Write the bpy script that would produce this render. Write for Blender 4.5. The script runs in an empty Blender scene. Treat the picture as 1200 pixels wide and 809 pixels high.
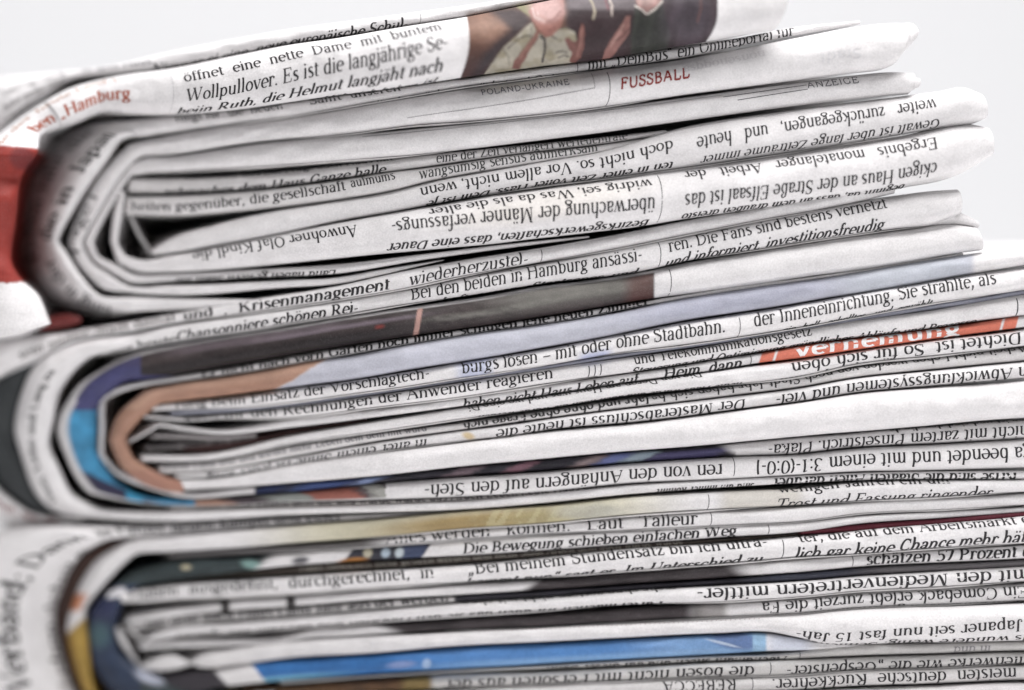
import bpy, math, random
import numpy as np

# ------------------------------------------------------------------ camera, light, exposure
PX = 0.0003            # picture pixels per unit of distance (100 mm lens, 36 mm sensor, 1200 px wide)
D0 = 1 / 3.0           # metres to the sharp plane: one photo pixel is 0.1 mm there
CAMZ = 0.0505
sc = bpy.context.scene
cd = bpy.data.cameras.new('camera')
cam = bpy.data.objects.new('camera', cd)
sc.collection.objects.link(cam)
sc.camera = cam
cd.lens = 100
cd.sensor_width = 36
cd.clip_start = 0.01
cd.clip_end = 50
cam.location = (0, 0, CAMZ)
cam.rotation_euler = (math.radians(90), 0, 0)
cd.dof.use_dof = True
cd.dof.focus_distance = D0 - 0.001
cd.dof.aperture_fstop = 3.3

world = bpy.data.worlds.new('World')
sc.world = world
world.use_nodes = True
bg = world.node_tree.nodes['Background']
bg.inputs['Color'].default_value = (0.92, 0.915, 0.93, 1)
bg.inputs['Strength'].default_value = 0.17


def softbox(name, loc, aim, w, h, power, col):
    ld = bpy.data.lights.new(name, 'AREA')
    ld.shape = 'RECTANGLE'
    ld.size, ld.size_y = w, h
    ld.energy = power
    ld.color = col
    o = bpy.data.objects.new(name, ld)
    sc.collection.objects.link(o)
    o.location = loc
    from mathutils import Vector
    o.rotation_euler = (Vector(aim) - Vector(loc)).to_track_quat('-Z', 'Y').to_euler()
    return o


softbox('overhead_softbox', (0.14, 0.17, 0.66), (0.0, 0.34, 0.06), 0.50, 0.32, 8.0, (1, 0.985, 0.985))
softbox('right_softbox', (0.55, 0.05, 0.22), (0.02, 0.34, 0.05), 0.35, 0.35, 0.55, (0.97, 0.98, 1))
softbox('backdrop_softbox', (0.0, 0.75, 1.35), (0.0, 1.6, 0.15), 1.6, 0.6, 22.0, (0.98, 0.985, 1))

vs = sc.view_settings
vs.view_transform = 'Standard'
vs.look = 'None'
vs.gamma = 1
vs.exposure = 0.0
vs.use_curve_mapping = False


# ------------------------------------------------------------------ materials
def lin(c):
    return tuple((v / 12.92 if v <= 0.04045 else ((v + 0.055) / 1.055) ** 2.4) for v in c)


def rgb(r, g, b):
    return np.array(lin((r / 255, g / 255, b / 255))) * 0.80


def make_paper_material():
    m = bpy.data.materials.new('newsprint')
    m.use_nodes = True
    nt = m.node_tree
    N, L = nt.nodes, nt.links
    b = N['Principled BSDF']
    b.inputs['Roughness'].default_value = 0.62
    b.inputs['Specular IOR Level'].default_value = 0.28
    at = N.new('ShaderNodeAttribute')
    at.attribute_name = 'print_colour'
    tc = N.new('ShaderNodeTexCoord')
    # fibre grain and blotches of the pulp
    n1 = N.new('ShaderNodeTexNoise')
    n1.inputs['Scale'].default_value = 5200
    n1.inputs['Detail'].default_value = 2
    n2 = N.new('ShaderNodeTexNoise')
    n2.inputs['Scale'].default_value = 420
    n2.inputs['Detail'].default_value = 5
    n3 = N.new('ShaderNodeTexNoise')
    n3.inputs['Scale'].default_value = 7000
    n3.inputs['Detail'].default_value = 3
    for n in (n1, n2, n3):
        L.new(tc.outputs['Object'], n.inputs['Vector'])
    r1 = N.new('ShaderNodeMapRange')
    r1.inputs['From Min'].default_value = 0.25
    r1.inputs['From Max'].default_value = 0.75
    r1.inputs['To Min'].default_value = 0.86
    r1.inputs['To Max'].default_value = 1.06
    L.new(n1.outputs['Fac'], r1.inputs['Value'])
    r2 = N.new('ShaderNodeMapRange')
    r2.inputs['From Min'].default_value = 0.3
    r2.inputs['From Max'].default_value = 0.7
    r2.inputs['To Min'].default_value = 0.92
    r2.inputs['To Max'].default_value = 1.03
    L.new(n2.outputs['Fac'], r2.inputs['Value'])
    mu = N.new('ShaderNodeMath')
    mu.operation = 'MULTIPLY'
    L.new(r1.outputs[0], mu.inputs[0])
    L.new(r2.outputs[0], mu.inputs[1])
    vm = N.new('ShaderNodeVectorMath')
    vm.operation = 'SCALE'
    L.new(at.outputs['Color'], vm.inputs[0])
    L.new(mu.outputs[0], vm.inputs['Scale'])
    # worn ink: grains of paper through it
    ad = N.new('ShaderNodeMapRange')
    ad.inputs['From Min'].default_value = 0.52
    ad.inputs['From Max'].default_value = 0.75
    ad.inputs['To Min'].default_value = 0.0
    ad.inputs['To Max'].default_value = 0.05
    L.new(n3.outputs['Fac'], ad.inputs['Value'])
    mx = N.new('ShaderNodeMix')
    mx.data_type = 'RGBA'
    L.new(ad.outputs[0], mx.inputs['Factor'])
    L.new(vm.outputs[0], mx.inputs[6])
    mx.inputs[7].default_value = (0.62, 0.6, 0.6, 1)
    L.new(mx.outputs[2], b.inputs['Base Color'])
    # cockled sheet, fine tooth
    n4 = N.new('ShaderNodeTexNoise')
    n4.inputs['Scale'].default_value = 260
    n4.inputs['Detail'].default_value = 3
    mp = N.new('ShaderNodeMapping')
    mp.inputs['Scale'].default_value = (0.6, 1.6, 1.6)
    L.new(tc.outputs['Object'], mp.inputs['Vector'])
    L.new(mp.outputs[0], n4.inputs['Vector'])
    b1 = N.new('ShaderNodeBump')
    b1.inputs['Strength'].default_value = 0.8
    b1.inputs['Distance'].default_value = 0.00035
    L.new(n4.outputs['Fac'], b1.inputs['Height'])
    b2 = N.new('ShaderNodeBump')
    b2.inputs['Strength'].default_value = 0.35
    b2.inputs['Distance'].default_value = 0.00004
    L.new(n1.outputs['Fac'], b2.inputs['Height'])
    L.new(b1.outputs[0], b2.inputs['Normal'])
    L.new(b2.outputs[0], b.inputs['Normal'])
    return m


def make_plain(name, col, rough=0.7):
    m = bpy.data.materials.new(name)
    m.use_nodes = True
    nt = m.node_tree
    b = nt.nodes['Principled BSDF']
    b.inputs['Roughness'].default_value = rough
    n = nt.nodes.new('ShaderNodeTexNoise')
    n.inputs['Scale'].default_value = 9
    r = nt.nodes.new('ShaderNodeMix')
    r.data_type = 'RGBA'
    r.inputs[6].default_value = (*[c * 0.985 for c in col], 1)
    r.inputs[7].default_value = (*col, 1)
    nt.links.new(n.outputs['Fac'], r.inputs['Factor'])
    nt.links.new(r.outputs[2], b.inputs['Base Color'])
    return m


PAPER = make_paper_material()

# ------------------------------------------------------------------ noise
_rng = np.random.RandomState(7)
_LAT = _rng.rand(256, 256)


def vnoise(x, y):
    x = np.asarray(x, float)
    y = np.asarray(y, float)
    xi = np.floor(x).astype(int)
    yi = np.floor(y).astype(int)
    fx = x - xi
    fy = y - yi
    fx = fx * fx * (3 - 2 * fx)
    fy = fy * fy * (3 - 2 * fy)
    g = lambda a, b: _LAT[a & 255, b & 255]
    return ((g(xi, yi) * (1 - fx) + g(xi + 1, yi) * fx) * (1 - fy) +
            (g(xi, yi + 1) * (1 - fx) + g(xi + 1, yi + 1) * fx) * fy)


# ------------------------------------------------------------------ the lie of the stack: how far each place is from the lens
def depth(x, y):
    l = np.clip((470 - np.asarray(x, float)) / 470, 0, 1.4)
    b = np.clip((np.asarray(y, float) - 430) / 400, 0, 1.3)
    return 125 * l ** 1.15 + 65 * b * (1 - 0.8 * np.clip((np.asarray(x, float) - 480) / 450, 0, 1))


def to_world(px, py, d):
    """photo pixel + depth offset in 0.1 mm -> metres"""
    Y = D0 + d * 1e-4
    return np.stack([(px - 600) * PX * Y, Y + 0 * px, (404.5 - py) * PX * Y + CAMZ], -1)


# ------------------------------------------------------------------ serif lettering drawn with a broad pen
GL = {
 'a': (.86, 'a .37 .70 .24 .26 160 0;k .61 .72 .61 .16;a .71 .15 .10 .11 180 300;a .34 .27 .23 .23 70 340;t .36 .5 .61 .58;d .17 .74 .09'),
 'b': (.95, 'k .2 .04 .2 1.5;f .2 1.47 .14 0;a .47 .5 .30 .46 150 -150'),
 'c': (.82, 'a .47 .5 .34 .46 48 312;d .68 .76 .10'),
 'd': (.98, 'a .45 .5 .31 .46 30 330;k .73 0 .73 1.5;f .73 1.47 .14 0;f .73 .04 0 .16'),
 'e': (.86, 'a .45 .5 .34 .46 0 308;t .13 .53 .78 .53'),
 'f': (.56, 'k .26 .03 .26 1.2;a .48 1.2 .22 .27 180 55;f .26 .04 .16 .2;t .07 .96 .52 .96;d .58 1.38 .08'),
 'g': (.88, 'a .40 .64 .25 .32 0 360;a .42 -.2 .33 .21 0 360;l .27 .36 .16 .16;k .16 .13 .62 .04;t .56 .90 .84 .95'),
 'h': (1.0, 'k .2 0 .2 1.5;f .2 1.47 .14 0;f .2 .04 .15 .15;a .475 .62 .265 .34 155 0;k .74 .64 .74 .03;f .74 .04 .15 .15'),
 'i': (.47, 'k .22 0 .22 .97;f .22 .94 .14 0;f .22 .04 .15 .15;d .2 1.32 .12'),
 'j': (.47, 'k .24 -.2 .24 .97;f .24 .94 .14 0;a .06 -.2 .18 .2 0 -110;d .22 1.32 .12'),
 'k': (.95, 'k .2 0 .2 1.5;f .2 1.47 .14 0;f .2 .04 .15 .15;t .24 .42 .7 .95;k .42 .58 .78 .05;f .68 .95 .14 .14;f .8 .04 .13 .12'),
 'l': (.47, 'k .22 0 .22 1.5;f .22 1.47 .14 0;f .22 .04 .15 .15'),
 'm': (1.46, 'k .2 0 .2 .97;f .2 .94 .14 0;f .2 .04 .13 .13;a .45 .62 .24 .34 155 0;k .69 .64 .69 .03;f .69 .04 .13 .13;a .94 .62 .24 .34 155 0;k 1.18 .64 1.18 .03;f 1.18 .04 .13 .15'),
 'n': (.99, 'k .2 0 .2 .97;f .2 .94 .14 0;f .2 .04 .15 .15;a .475 .62 .265 .34 155 0;k .74 .64 .74 .03;f .74 .04 .15 .15'),
 'o': (.90, 'a .45 .5 .33 .46 0 360'),
 'p': (.95, 'k .2 -.45 .2 .97;f .2 .94 .14 0;f .2 -.42 .15 .18;a .47 .5 .30 .46 150 -150'),
 'q': (.95, 'a .45 .5 .31 .46 30 330;k .73 -.45 .73 .97;f .73 -.42 .15 .15'),
 'r': (.70, 'k .2 0 .2 .97;f .2 .94 .14 0;f .2 .04 .15 .2;a .44 .66 .24 .3 170 60;d .6 .84 .11'),
 's': (.73, 'a .37 .735 .21 .225 35 240;k .25 .62 .5 .42;a .37 .27 .24 .23 60 -145'),
 't': (.57, 'k .24 .22 .24 1.27;a .42 .22 .18 .18 180 305;t .05 .96 .5 .96'),
 'u': (.98, 'k .2 .34 .2 .97;f .2 .94 .14 0;a .45 .34 .25 .3 180 335;k .73 0 .73 .97;f .73 .94 .14 0;f .73 .04 0 .15'),
 'v': (.86, 'k .11 .97 .44 .03;t .44 .03 .75 .97;f .11 .96 .12 .16;f .75 .96 .15 .1'),
 'w': (1.28, 'k .11 .97 .4 .03;t .4 .03 .65 .9;k .63 .97 .88 .03;t .88 .03 1.15 .97;f .11 .96 .12 .16;f .62 .96 .14 .14;f 1.15 .96 .15 .1'),
 'x': (.88, 'k .12 .96 .74 .04;t .72 .96 .12 .04;f .14 .96 .12 .14;f .72 .96 .14 .12;f .14 .04 .12 .14;f .74 .04 .14 .12'),
 'y': (.86, 'k .11 .97 .45 .05;t .75 .97 .36 -.25;a .24 -.26 .13 .16 0 -140;f .11 .96 .12 .16;f .75 .96 .15 .1'),
 'z': (.78, 't .1 .95 .66 .95;k .62 .93 .14 .07;t .1 .05 .7 .05;t .11 .95 .08 .72;t .7 .05 .72 .28'),
 'ß': (.95, 'k .2 0 .2 1.15;a .43 1.15 .23 .33 180 -20;l .62 1.04 .42 .84;a .48 .43 .27 .4 80 -140;f .2 .04 .15 .1'),
 'A': (1.3, 't .12 .03 .6 1.42;k .6 1.42 1.1 .03;t .3 .5 .92 .5;f .13 .04 .13 .16;f 1.1 .04 .18 .15'),
 'B': (1.15, 'k .25 0 .25 1.42;f .25 1.39 .17 .2;f .25 .04 .17 .2;a .5 1.06 .33 .33 90 -90;a .52 .39 .42 .35 90 -90;t .3 .74 .5 .74;t .25 .04 .52 .04;t .25 1.39 .5 1.39'),
 'C': (1.2, 'a .65 .71 .5 .68 50 310;t 1.0 1.4 1.0 1.0;t 1.02 .4 .98 .15'),
 'D': (1.32, 'k .25 0 .25 1.42;f .25 1.39 .17 .2;f .25 .04 .17 .2;a .5 .71 .62 .67 90 -90;t .25 .04 .5 .04;t .25 1.38 .5 1.38'),
 'E': (1.12, 'k .25 0 .25 1.42;f .25 1.39 .17 .1;f .25 .04 .17 .1;t .25 1.38 .92 1.38;t .92 1.4 .94 1.1;t .25 .73 .72 .73;t .72 .9 .72 .56;t .25 .04 .96 .04;t .96 .03 1.0 .36'),
 'F': (1.05, 'k .25 0 .25 1.42;f .25 1.39 .17 .1;f .25 .04 .17 .2;t .25 1.38 .9 1.38;t .9 1.4 .92 1.1;t .25 .73 .7 .73;t .7 .9 .7 .56'),
 'G': (1.3, 'a .65 .71 .5 .68 50 320;t 1.0 1.4 1.0 1.02;k 1.05 .1 1.05 .62;f 1.05 .62 .2 .14'),
 'H': (1.4, 'k .25 0 .25 1.42;f .25 1.39 .17 .17;f .25 .04 .17 .17;k 1.1 0 1.1 1.42;f 1.1 1.39 .17 .17;f 1.1 .04 .17 .17;t .25 .73 1.1 .73'),
 'I': (.62, 'k .3 0 .3 1.42;f .3 1.39 .17 .17;f .3 .04 .17 .17'),
 'J': (.75, 'k .45 .25 .45 1.42;f .45 1.39 .17 .17;a .25 .25 .2 .25 0 -130;d .12 .2 .1'),
 'K': (1.3, 'k .25 0 .25 1.42;f .25 1.39 .17 .17;f .25 .04 .17 .17;t .3 .6 1.0 1.38;k .52 .85 1.08 .05;f 1.0 1.39 .16 .14;f 1.08 .04 .16 .16'),
 'L': (1.08, 'k .25 0 .25 1.42;f .25 1.39 .17 .2;f .25 .04 .17 .1;t .25 .04 .92 .04;t .92 .03 .97 .42'),
 'M': (1.6, 't .25 0 .25 1.42;f .25 .04 .17 .17;k .25 1.4 .75 .1;t .75 .1 1.25 1.4;k 1.27 0 1.27 1.42;f 1.27 .04 .17 .17;f .2 1.39 .14 .1;f 1.3 1.39 .1 .14'),
 'N': (1.4, 't .25 0 .25 1.42;f .25 .04 .17 .17;k .25 1.38 1.1 .05;t 1.1 0 1.1 1.42;f 1.1 1.39 .17 .17;f .2 1.39 .14 .1'),
 'O': (1.3, 'a .63 .71 .5 .68 0 360'),
 'P': (1.1, 'k .25 0 .25 1.42;f .25 1.39 .17 .2;f .25 .04 .17 .2;a .5 1.02 .38 .36 90 -90;t .25 .66 .5 .66;t .25 1.38 .5 1.38'),
 'Q': (1.3, 'a .63 .71 .5 .68 0 360;k .6 .2 1.05 -.25'),
 'R': (1.25, 'k .25 0 .25 1.42;f .25 1.39 .17 .2;f .25 .04 .17 .17;a .5 1.05 .36 .33 90 -90;t .25 .72 .5 .72;t .25 1.38 .5 1.38;k .55 .7 1.02 .05;f 1.05 .04 .12 .15'),
 'S': (.98, 'a .47 1.05 .31 .34 45 235;k .26 .88 .7 .58;a .49 .37 .33 .34 50 -140;t .76 1.4 .77 1.02;t .14 .42 .15 .03'),
 'T': (1.15, 'k .57 0 .57 1.42;f .57 .04 .18 .18;t .08 1.38 1.06 1.38;t .08 1.4 .06 1.08;t 1.06 1.4 1.08 1.08'),
 'U': (1.3, 'k .25 .45 .25 1.42;f .25 1.39 .17 .17;a .65 .45 .4 .42 180 360;t 1.05 .45 1.05 1.42;f 1.05 1.39 .15 .15'),
 'V': (1.25, 'k .13 1.42 .63 .03;t .63 .03 1.08 1.42;f .14 1.39 .14 .18;f 1.08 1.39 .17 .13'),
 'W': (1.8, 'k .13 1.42 .5 .03;t .5 .03 .9 1.35;k .85 1.42 1.22 .03;t 1.22 .03 1.62 1.42;f .14 1.39 .14 .18;f .86 1.39 .16 .16;f 1.62 1.39 .17 .13'),
 'Z': (1.1, 't .1 1.38 .98 1.38;k .93 1.35 .14 .07;t .1 .04 1.0 .04;t .1 1.38 .08 1.1;t 1.0 .04 1.02 .35'),
 '0': (.95, 'a .46 .68 .34 .66 0 360'),
 '1': (.8, 'k .42 0 .42 1.35;t .42 1.33 .16 1.15;f .42 .04 .2 .2'),
 '3': (.9, 'a .42 1.0 .28 .33 150 -80;a .42 .36 .33 .34 80 -160'),
 '5': (.9, 't .25 1.32 .78 1.32;t .25 1.32 .2 .75;a .42 .42 .34 .4 130 -150'),
 '7': (.9, 't .12 1.3 .82 1.3;k .8 1.28 .38 .02;t .12 1.3 .1 1.05'),
 '.': (.42, 'd .2 .1 .12'), ',': (.42, 'd .2 .1 .12;l .27 .08 .14 -.22'), ':': (.45, 'd .22 .1 .12;d .22 .82 .12'),
 '-': (.55, 'k .08 .46 .46 .46'), '–': (.95, 't .06 .46 .88 .46'), '|': (.4, 't .2 -.4 .2 1.5'),
 '(': (.5, 'a .6 .55 .42 1.0 130 230'), ')': (.5, 'a -.1 .55 .42 1.0 50 -50'),
 '„': (.7, 'd .18 .1 .1;l .24 .08 .12 -.22;d .44 .1 .1;l .5 .08 .38 -.22'),
 '“': (.7, 'd .18 1.15 .1;l .12 1.18 .24 1.45;d .44 1.15 .1;l .38 1.18 .5 1.45'),
 ';': (.42, 'd .22 .1 .11;l .27 .08 .14 -.22;d .22 .82 .12'),
 "'": (.35, 'd .16 1.4 .1;l .2 1.38 .1 1.1'), ' ': (.5, ''),
}
for base, um in (('a', 'ä'), ('o', 'ö'), ('u', 'ü')):
    w_, s_ = GL[base]
    GL[um] = (w_, s_ + ';d %.2f 1.3 .1;d %.2f 1.3 .1' % (w_ / 2 - .17, w_ / 2 + .15))
GL['Ü'] = (1.3, GL['U'][1] + ';d .5 1.65 .1;d .85 1.65 .1')

_gcache = {}


def glyph(ch, style):
    key = (ch, style)
    if key in _gcache:
        return _gcache[key]
    adv, src = GL[ch]
    sans = style.startswith('sans')
    thick, thin = {'serif': (.205, .088), 'bold': (.26, .115), 'sans': (.15, .15), 'sansbold': (.24, .22)}[style]
    quads = []

    def strip(pts, wid):
        pts = np.array(pts, float)
        t = np.gradient(pts, axis=0)
        t /= np.linalg.norm(t, axis=1)[:, None] + 1e-9
        n = np.stack([-t[:, 1], t[:, 0]], 1)
        if wid is None:
            wd = thin + (thick - thin) * np.abs(t[:, 1]) ** 1.4
        else:
            wd = np.full(len(pts), wid)
        a = pts + n * wd[:, None] / 2
        b = pts - n * wd[:, None] / 2
        for i in range(len(pts) - 1):
            quads.append([a[i], b[i], b[i + 1], a[i + 1]])

    for tok in filter(None, src.split(';')):
        p = tok.split()
        c, v = p[0], [float(q) for q in p[1:]]
        if c in 'lkt':
            L = math.hypot(v[2] - v[0], v[3] - v[1])
            m = max(2, int(L / .22) + 1)
            u = np.linspace(0, 1, m)[:, None]
            w = thick if (c == 'k' and abs(v[3] - v[1]) > .02) else thin * (1.3 if c == 'k' else 1)
            if c == 'l':
                w = (thick + thin) / 2
            strip(np.array([[v[0], v[1]]]) * (1 - u) + np.array([[v[2], v[3]]]) * u, w)
        elif c == 'a':
            m = max(4, int(abs(v[5] - v[4]) / 20) + 1)
            th = np.radians(np.linspace(v[4], v[5], m))
            strip(np.stack([v[0] + v[2] * np.cos(th), v[1] + v[3] * np.sin(th)], 1), None)
        elif c == 'f':
            if not sans:
                x, y, l, r = v
                h = thin / 2
                quads.append([(x - l, y + h), (x - l, y - h), (x + r, y - h), (x + r, y + h)])
        elif c == 'd':
            th = np.radians(np.arange(0, 360, 60))
            x, y, r = v
            pts = [(x + r * math.cos(q), y + r * math.sin(q)) for q in th]
            quads.append([pts[0], pts[1], pts[2], pts[3]])
            quads.append([pts[3], pts[4], pts[5], pts[0]])
    q = np.array(quads).reshape(-1, 4, 2) if quads else np.zeros((0, 4, 2))
    _gcache[key] = (adv, q)
    return _gcache[key]


# ------------------------------------------------------------------ one folded sheet
GAP = 0.6
DEEP = 1.4
YAW = 0.34            # the pile stands turned: sheets run back and to the left


def cubic(stations):
    """resample stations (n,k) by centripetal-like smooth interpolation on chord length (monotone-ish Hermite)"""
    P = np.array(stations, float)
    c = np.stack([(P[:, 0] + P[:, 2]) / 2, (P[:, 1] + P[:, 3]) / 2], 1)
    L = np.concatenate([[0], np.cumsum(np.linalg.norm(np.diff(c, axis=0), axis=1))])
    h = np.diff(L)
    dl = np.diff(P, axis=0) / h[:, None]
    m = np.zeros_like(P)
    m[0], m[-1] = dl[0], dl[-1]
    for i in range(1, len(P) - 1):
        w1, w2 = h[i], h[i - 1]
        m[i] = (dl[i - 1] * w1 + dl[i] * w2) / (w1 + w2)
        u0, u1 = c[i] - c[i - 1], c[i + 1] - c[i]
        ang = math.degrees(math.acos(max(-1, min(1, float(u0 @ u1) / (np.linalg.norm(u0) * np.linalg.norm(u1))))))
        m[i] *= 1 - 0.6 * max(0, min(1, (ang - 14) / 26))

    def f(s):
        s = np.clip(s, 0, L[-1])
        i = np.clip(np.searchsorted(L, s, 'right') - 1, 0, len(L) - 2)
        t = ((s - L[i]) / h[i])[..., None]
        hh = h[i][..., None]
        return ((2 * t**3 - 3 * t**2 + 1) * P[i] + (t**3 - 2 * t**2 + t) * hh * m[i] +
                (-2 * t**3 + 3 * t**2) * P[i + 1] + (t**3 - t**2) * hh * m[i + 1])
    return f, L[-1]


class Sheet:
    def __init__(self, stations, prot=0.0, kd=0.85, seed=0, gap=GAP):
        st = []
        for q in stations:
            if len(q) == 3:
                st.append((q[0], q[1], q[0], q[2]))
            else:
                st.append(q)
        self.f, self.L = cubic(st)
        self.prot = prot if callable(prot) else (lambda x, y: prot)
        self.kd, self.seed, self.gap = kd, seed, gap
        self.ss = np.linspace(0, self.L, max(50, int(self.L)))
        E = self.f(self.ss)
        self.cc = (E[:, :2] + E[:, 2:]) / 2
        self.inks = []
        self.lines = []
        self.tilt = None

    def s_of(self, p):
        if isinstance(p, (int, float)):
            x = p
            cx = self.cc[:, 0]
            if x > cx.max():
                k = len(cx) - 1
                return self.L + (x - cx[-1]) if cx[-1] > cx[0] - 1e3 and cx[-1] == cx.max() else self.ss[cx.argmax()]
            cand = np.where(np.abs(cx - x) < 1.5)[0]
            return self.ss[cand[-1]] if len(cand) else self.ss[np.abs(cx - x).argmin()]
        d = (self.cc[:, 0] - p[0]) ** 2 + (self.cc[:, 1] - p[1]) ** 2
        return self.ss[d.argmin()]

    def surf(self, s, th, off=0.0, back=None):
        E = self.f(s)
        T, B = E[..., :2], E[..., 2:]
        C = (T + B) / 2
        H = (T - B) / 2
        w = np.maximum(np.linalg.norm(H, axis=-1), 0.4)
        Hn = H / w[..., None]
        sd = self.seed * 13.7
        wv = 1 + 0.05 * (vnoise(s / 60 + sd, sd + th * 0) - .5)
        w2 = np.maximum(w * wv - self.gap, 0.35)
        sn, cs = np.sin(th), np.cos(th)
        sn = np.sign(sn) * np.abs(sn) ** 0.93
        # leaves of the section lie stepped behind one another
        e1 = .70 + .28 * vnoise(s / 170 + sd, sd + 0 * s)
        e2 = .66 + .30 * vnoise(s / 130 - sd, sd + 5.0 + 0 * s)
        stepd = np.minimum(w, 14) * (.16 * sstep(0, .05, sn - e1) + .13 * sstep(0, .05, -sn - e2))
        dent = (vnoise(s / 34 + sd, th * 1.3 + sd) - .5) * np.minimum(w, 14) * 0.30 \
            + (vnoise(s / 11 + sd, th * 2.1 - sd) - .5) * np.minimum(w, 10) * 0.12
        img = C - Hn * ((w2 + off) * sn)[..., None]
        # long slow waves common to the pile
        img = img + np.stack([0 * s, 0.9 * (vnoise(C[..., 0] / 90, C[..., 1] / 160) - .5)], -1)
        depth_nose = DEEP * self.kd * np.minimum(w, 32)
        tl = self.tilt(C[..., 0], C[..., 1]) * ((1 - sn) / 2) ** 2.6 if self.tilt else 0.0
        d = tl + depth(C[..., 0], C[..., 1]) - self.prot(C[..., 0], C[..., 1]) + 5.0 * (vnoise(s / 150 + sd, sd * 1.7 + 0 * s) - .5) \
            - (depth_nose + off) * cs + dent * np.maximum(cs, 0) + stepd
        img = img + np.stack([YAW * depth_nose * np.maximum(cs, -.2), 0 * s], -1)
        return img, d, w

    def shift(self, p, f):
        """path position whose printed point at height f shows at p"""
        s = self.s_of(p)
        E = self.f(np.array([s]))[0]
        w = np.linalg.norm(E[:2] - E[2:]) / 2
        dx = YAW * DEEP * self.kd * min(w, 32) * math.sqrt(max(0.0, 1 - min(1, abs(f)) ** 2))
        if isinstance(p, (int, float)):
            return self.s_of(float(p - dx))
        return self.s_of((p[0] - dx, p[1]))

    def text(self, txt, p0, p1, f, size, style='serif', col=(0.022, 0.02, 0.022), slant=0.0, flip=False, off=0.33, wd=1.0):
        f0, f1 = (f if isinstance(f, tuple) else (f, f))
        slant = slant * 0.25
        pos = 0
        arr = []
        for ch in txt:
            adv, q = glyph(ch, style)
            if len(q):
                g = q.copy()
                g[..., 0] += pos + slant * q[..., 1]
                arr.append(g)
            pos += adv + (0.05 if style.startswith('sans') else 0.0)
        if not arr:
            return
        Q = np.concatenate(arr)
        s0, s1 = self.shift(p0, f0), self.shift(p1, f1)
        u = Q[..., 0] / pos
        xs = np.interp(s0 + (s1 - s0) * (1 - u if flip else u), self.ss, self.cc[:, 0])
        v = Q[..., 1] * size * (1 - 0.2 * np.clip((440 - xs) / 230, 0, 1))
        # uneven ink and baseline
        v = v + (vnoise(Q[..., 0] * 1.1 + self.seed, 3.3 + 0 * v) - .5) * 0.04 * size
        if flip:
            u = 1 - u
            v = -v
        s = s0 + (s1 - s0) * u
        ff = f0 + (f1 - f0) * (u)
        _, _, w = self.surf(s, 0 * s)
        up = -1
        th0 = np.arcsin(np.clip(ff, -1, 1)) + np.sign(ff) * np.maximum(np.abs(ff) - 1, 0)
        kk = DEEP * self.kd
        tt = np.linspace(-2.2, 2.2, 400)
        arc = np.cumsum(np.sqrt(np.cos(tt) ** 2 + (kk * np.sin(tt)) ** 2)) * (tt[1] - tt[0])
        a0 = np.interp(th0, tt, arc)
        # printed lines keep their leading
        am = float(np.mean(a0 * np.minimum(w, 34)))
        lo, hi = min(s0, s1), max(s0, s1)
        mv = 0.0
        for (l0, h0, b0, z0) in self.lines:
            if min(hi, h0) - max(lo, l0) > 8:
                need = 1.0 * (size + z0)
                df = am + mv - b0
                if abs(df) < need:
                    mv += (need - abs(df)) * (1 if df >= 0 else -1)
        self.lines.append((lo, hi, am + mv, size))
        a0 = a0 + mv / np.minimum(w, 34)
        th = np.interp(a0 + up * v / np.minimum(w, 34), arc, tt, left=-9, right=9)
        keep = (np.abs(th) < 1.5).all(-1) & (s > 0).all(-1) & (s < self.L).all(-1)
        s, th = s[keep], th[keep]
        if len(s) == 0:
            return
        img, d, _ = self.surf(s, th, off)
        self.inks.append((img, d, np.array(col, float)))

    def rule(self, p0, p1, f, width, col=(0.04, 0.04, 0.045), off=0.2):
        """a printed line along the sheet (f fixed) or across it when p0 == p1 (f is a pair), width in px"""
        if isinstance(f, list):
            f0, f1 = f
            s0 = s1 = self.shift(p1, 0)
            a0, a1 = math.asin(max(-1, min(1, f0))), math.asin(max(-1, min(1, f1)))
            t = np.linspace(0, 1, 13)
            th = a0 + (a1 - a0) * t
            sa = s0 + 0 * t
            A = np.stack([sa[:-1] - width / 2, sa[:-1] + width / 2, sa[1:] + width / 2, sa[1:] - width / 2], 1)
            Th = np.stack([th[:-1], th[:-1], th[1:], th[1:]], 1)
        else:
            s0, s1 = self.s_of(p0), self.s_of(p1)
            f0, f1 = f if isinstance(f, tuple) else (f, f)
            m = max(4, int(abs(s1 - s0) / 5))
            t = np.linspace(0, 1, m)
            sa = s0 + (s1 - s0) * t
            ff = np.arcsin(f0 + (f1 - f0) * t)
            _, _, w = self.surf(sa, 0 * sa)
            dw = width / 2 / (0.92 * w)
            A = np.stack([sa[:-1], sa[:-1], sa[1:], sa[1:]], 1)
            Th = np.stack([ff[:-1] - dw[:-1], ff[:-1] + dw[:-1], ff[1:] + dw[1:], ff[1:] - dw[1:]], 1)
        img, d, _ = self.surf(A, Th, off)
        self.inks.append((img, d, np.array(col, float)))

    def build(self, name, parent, base=(0.74, 0.73, 0.74), paint=None, step=2.0, nth=16, label=None, back=600.0):
        nth = int(nth * 1.7)
        ns = max(8, int(self.L / step))
        s = np.linspace(0, self.L, ns)
        th = np.linspace(-1.72, 1.72, nth)
        S, TH = np.meshgrid(s, th, indexing='ij')
        img, d, w = self.surf(S, TH)
        # pinch both ends so that the fold closes softly
        P = to_world(img[..., 0], img[..., 1], d)
        # two leaves run straight back from the fold
        parts = [P]
        C = P[:, nth // 2:nth // 2 + 1] * 0
        mid = (P[:, :1] + P[:, -1:]) / 2
        E = self.f(s)
        Hv = E[:, :2] - E[:, 2:]
        leanb = (np.abs(Hv[:, 1]) / (np.linalg.norm(Hv, axis=1) + 1e-6)) ** 3
        leanb = leanb[:, None]
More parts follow.
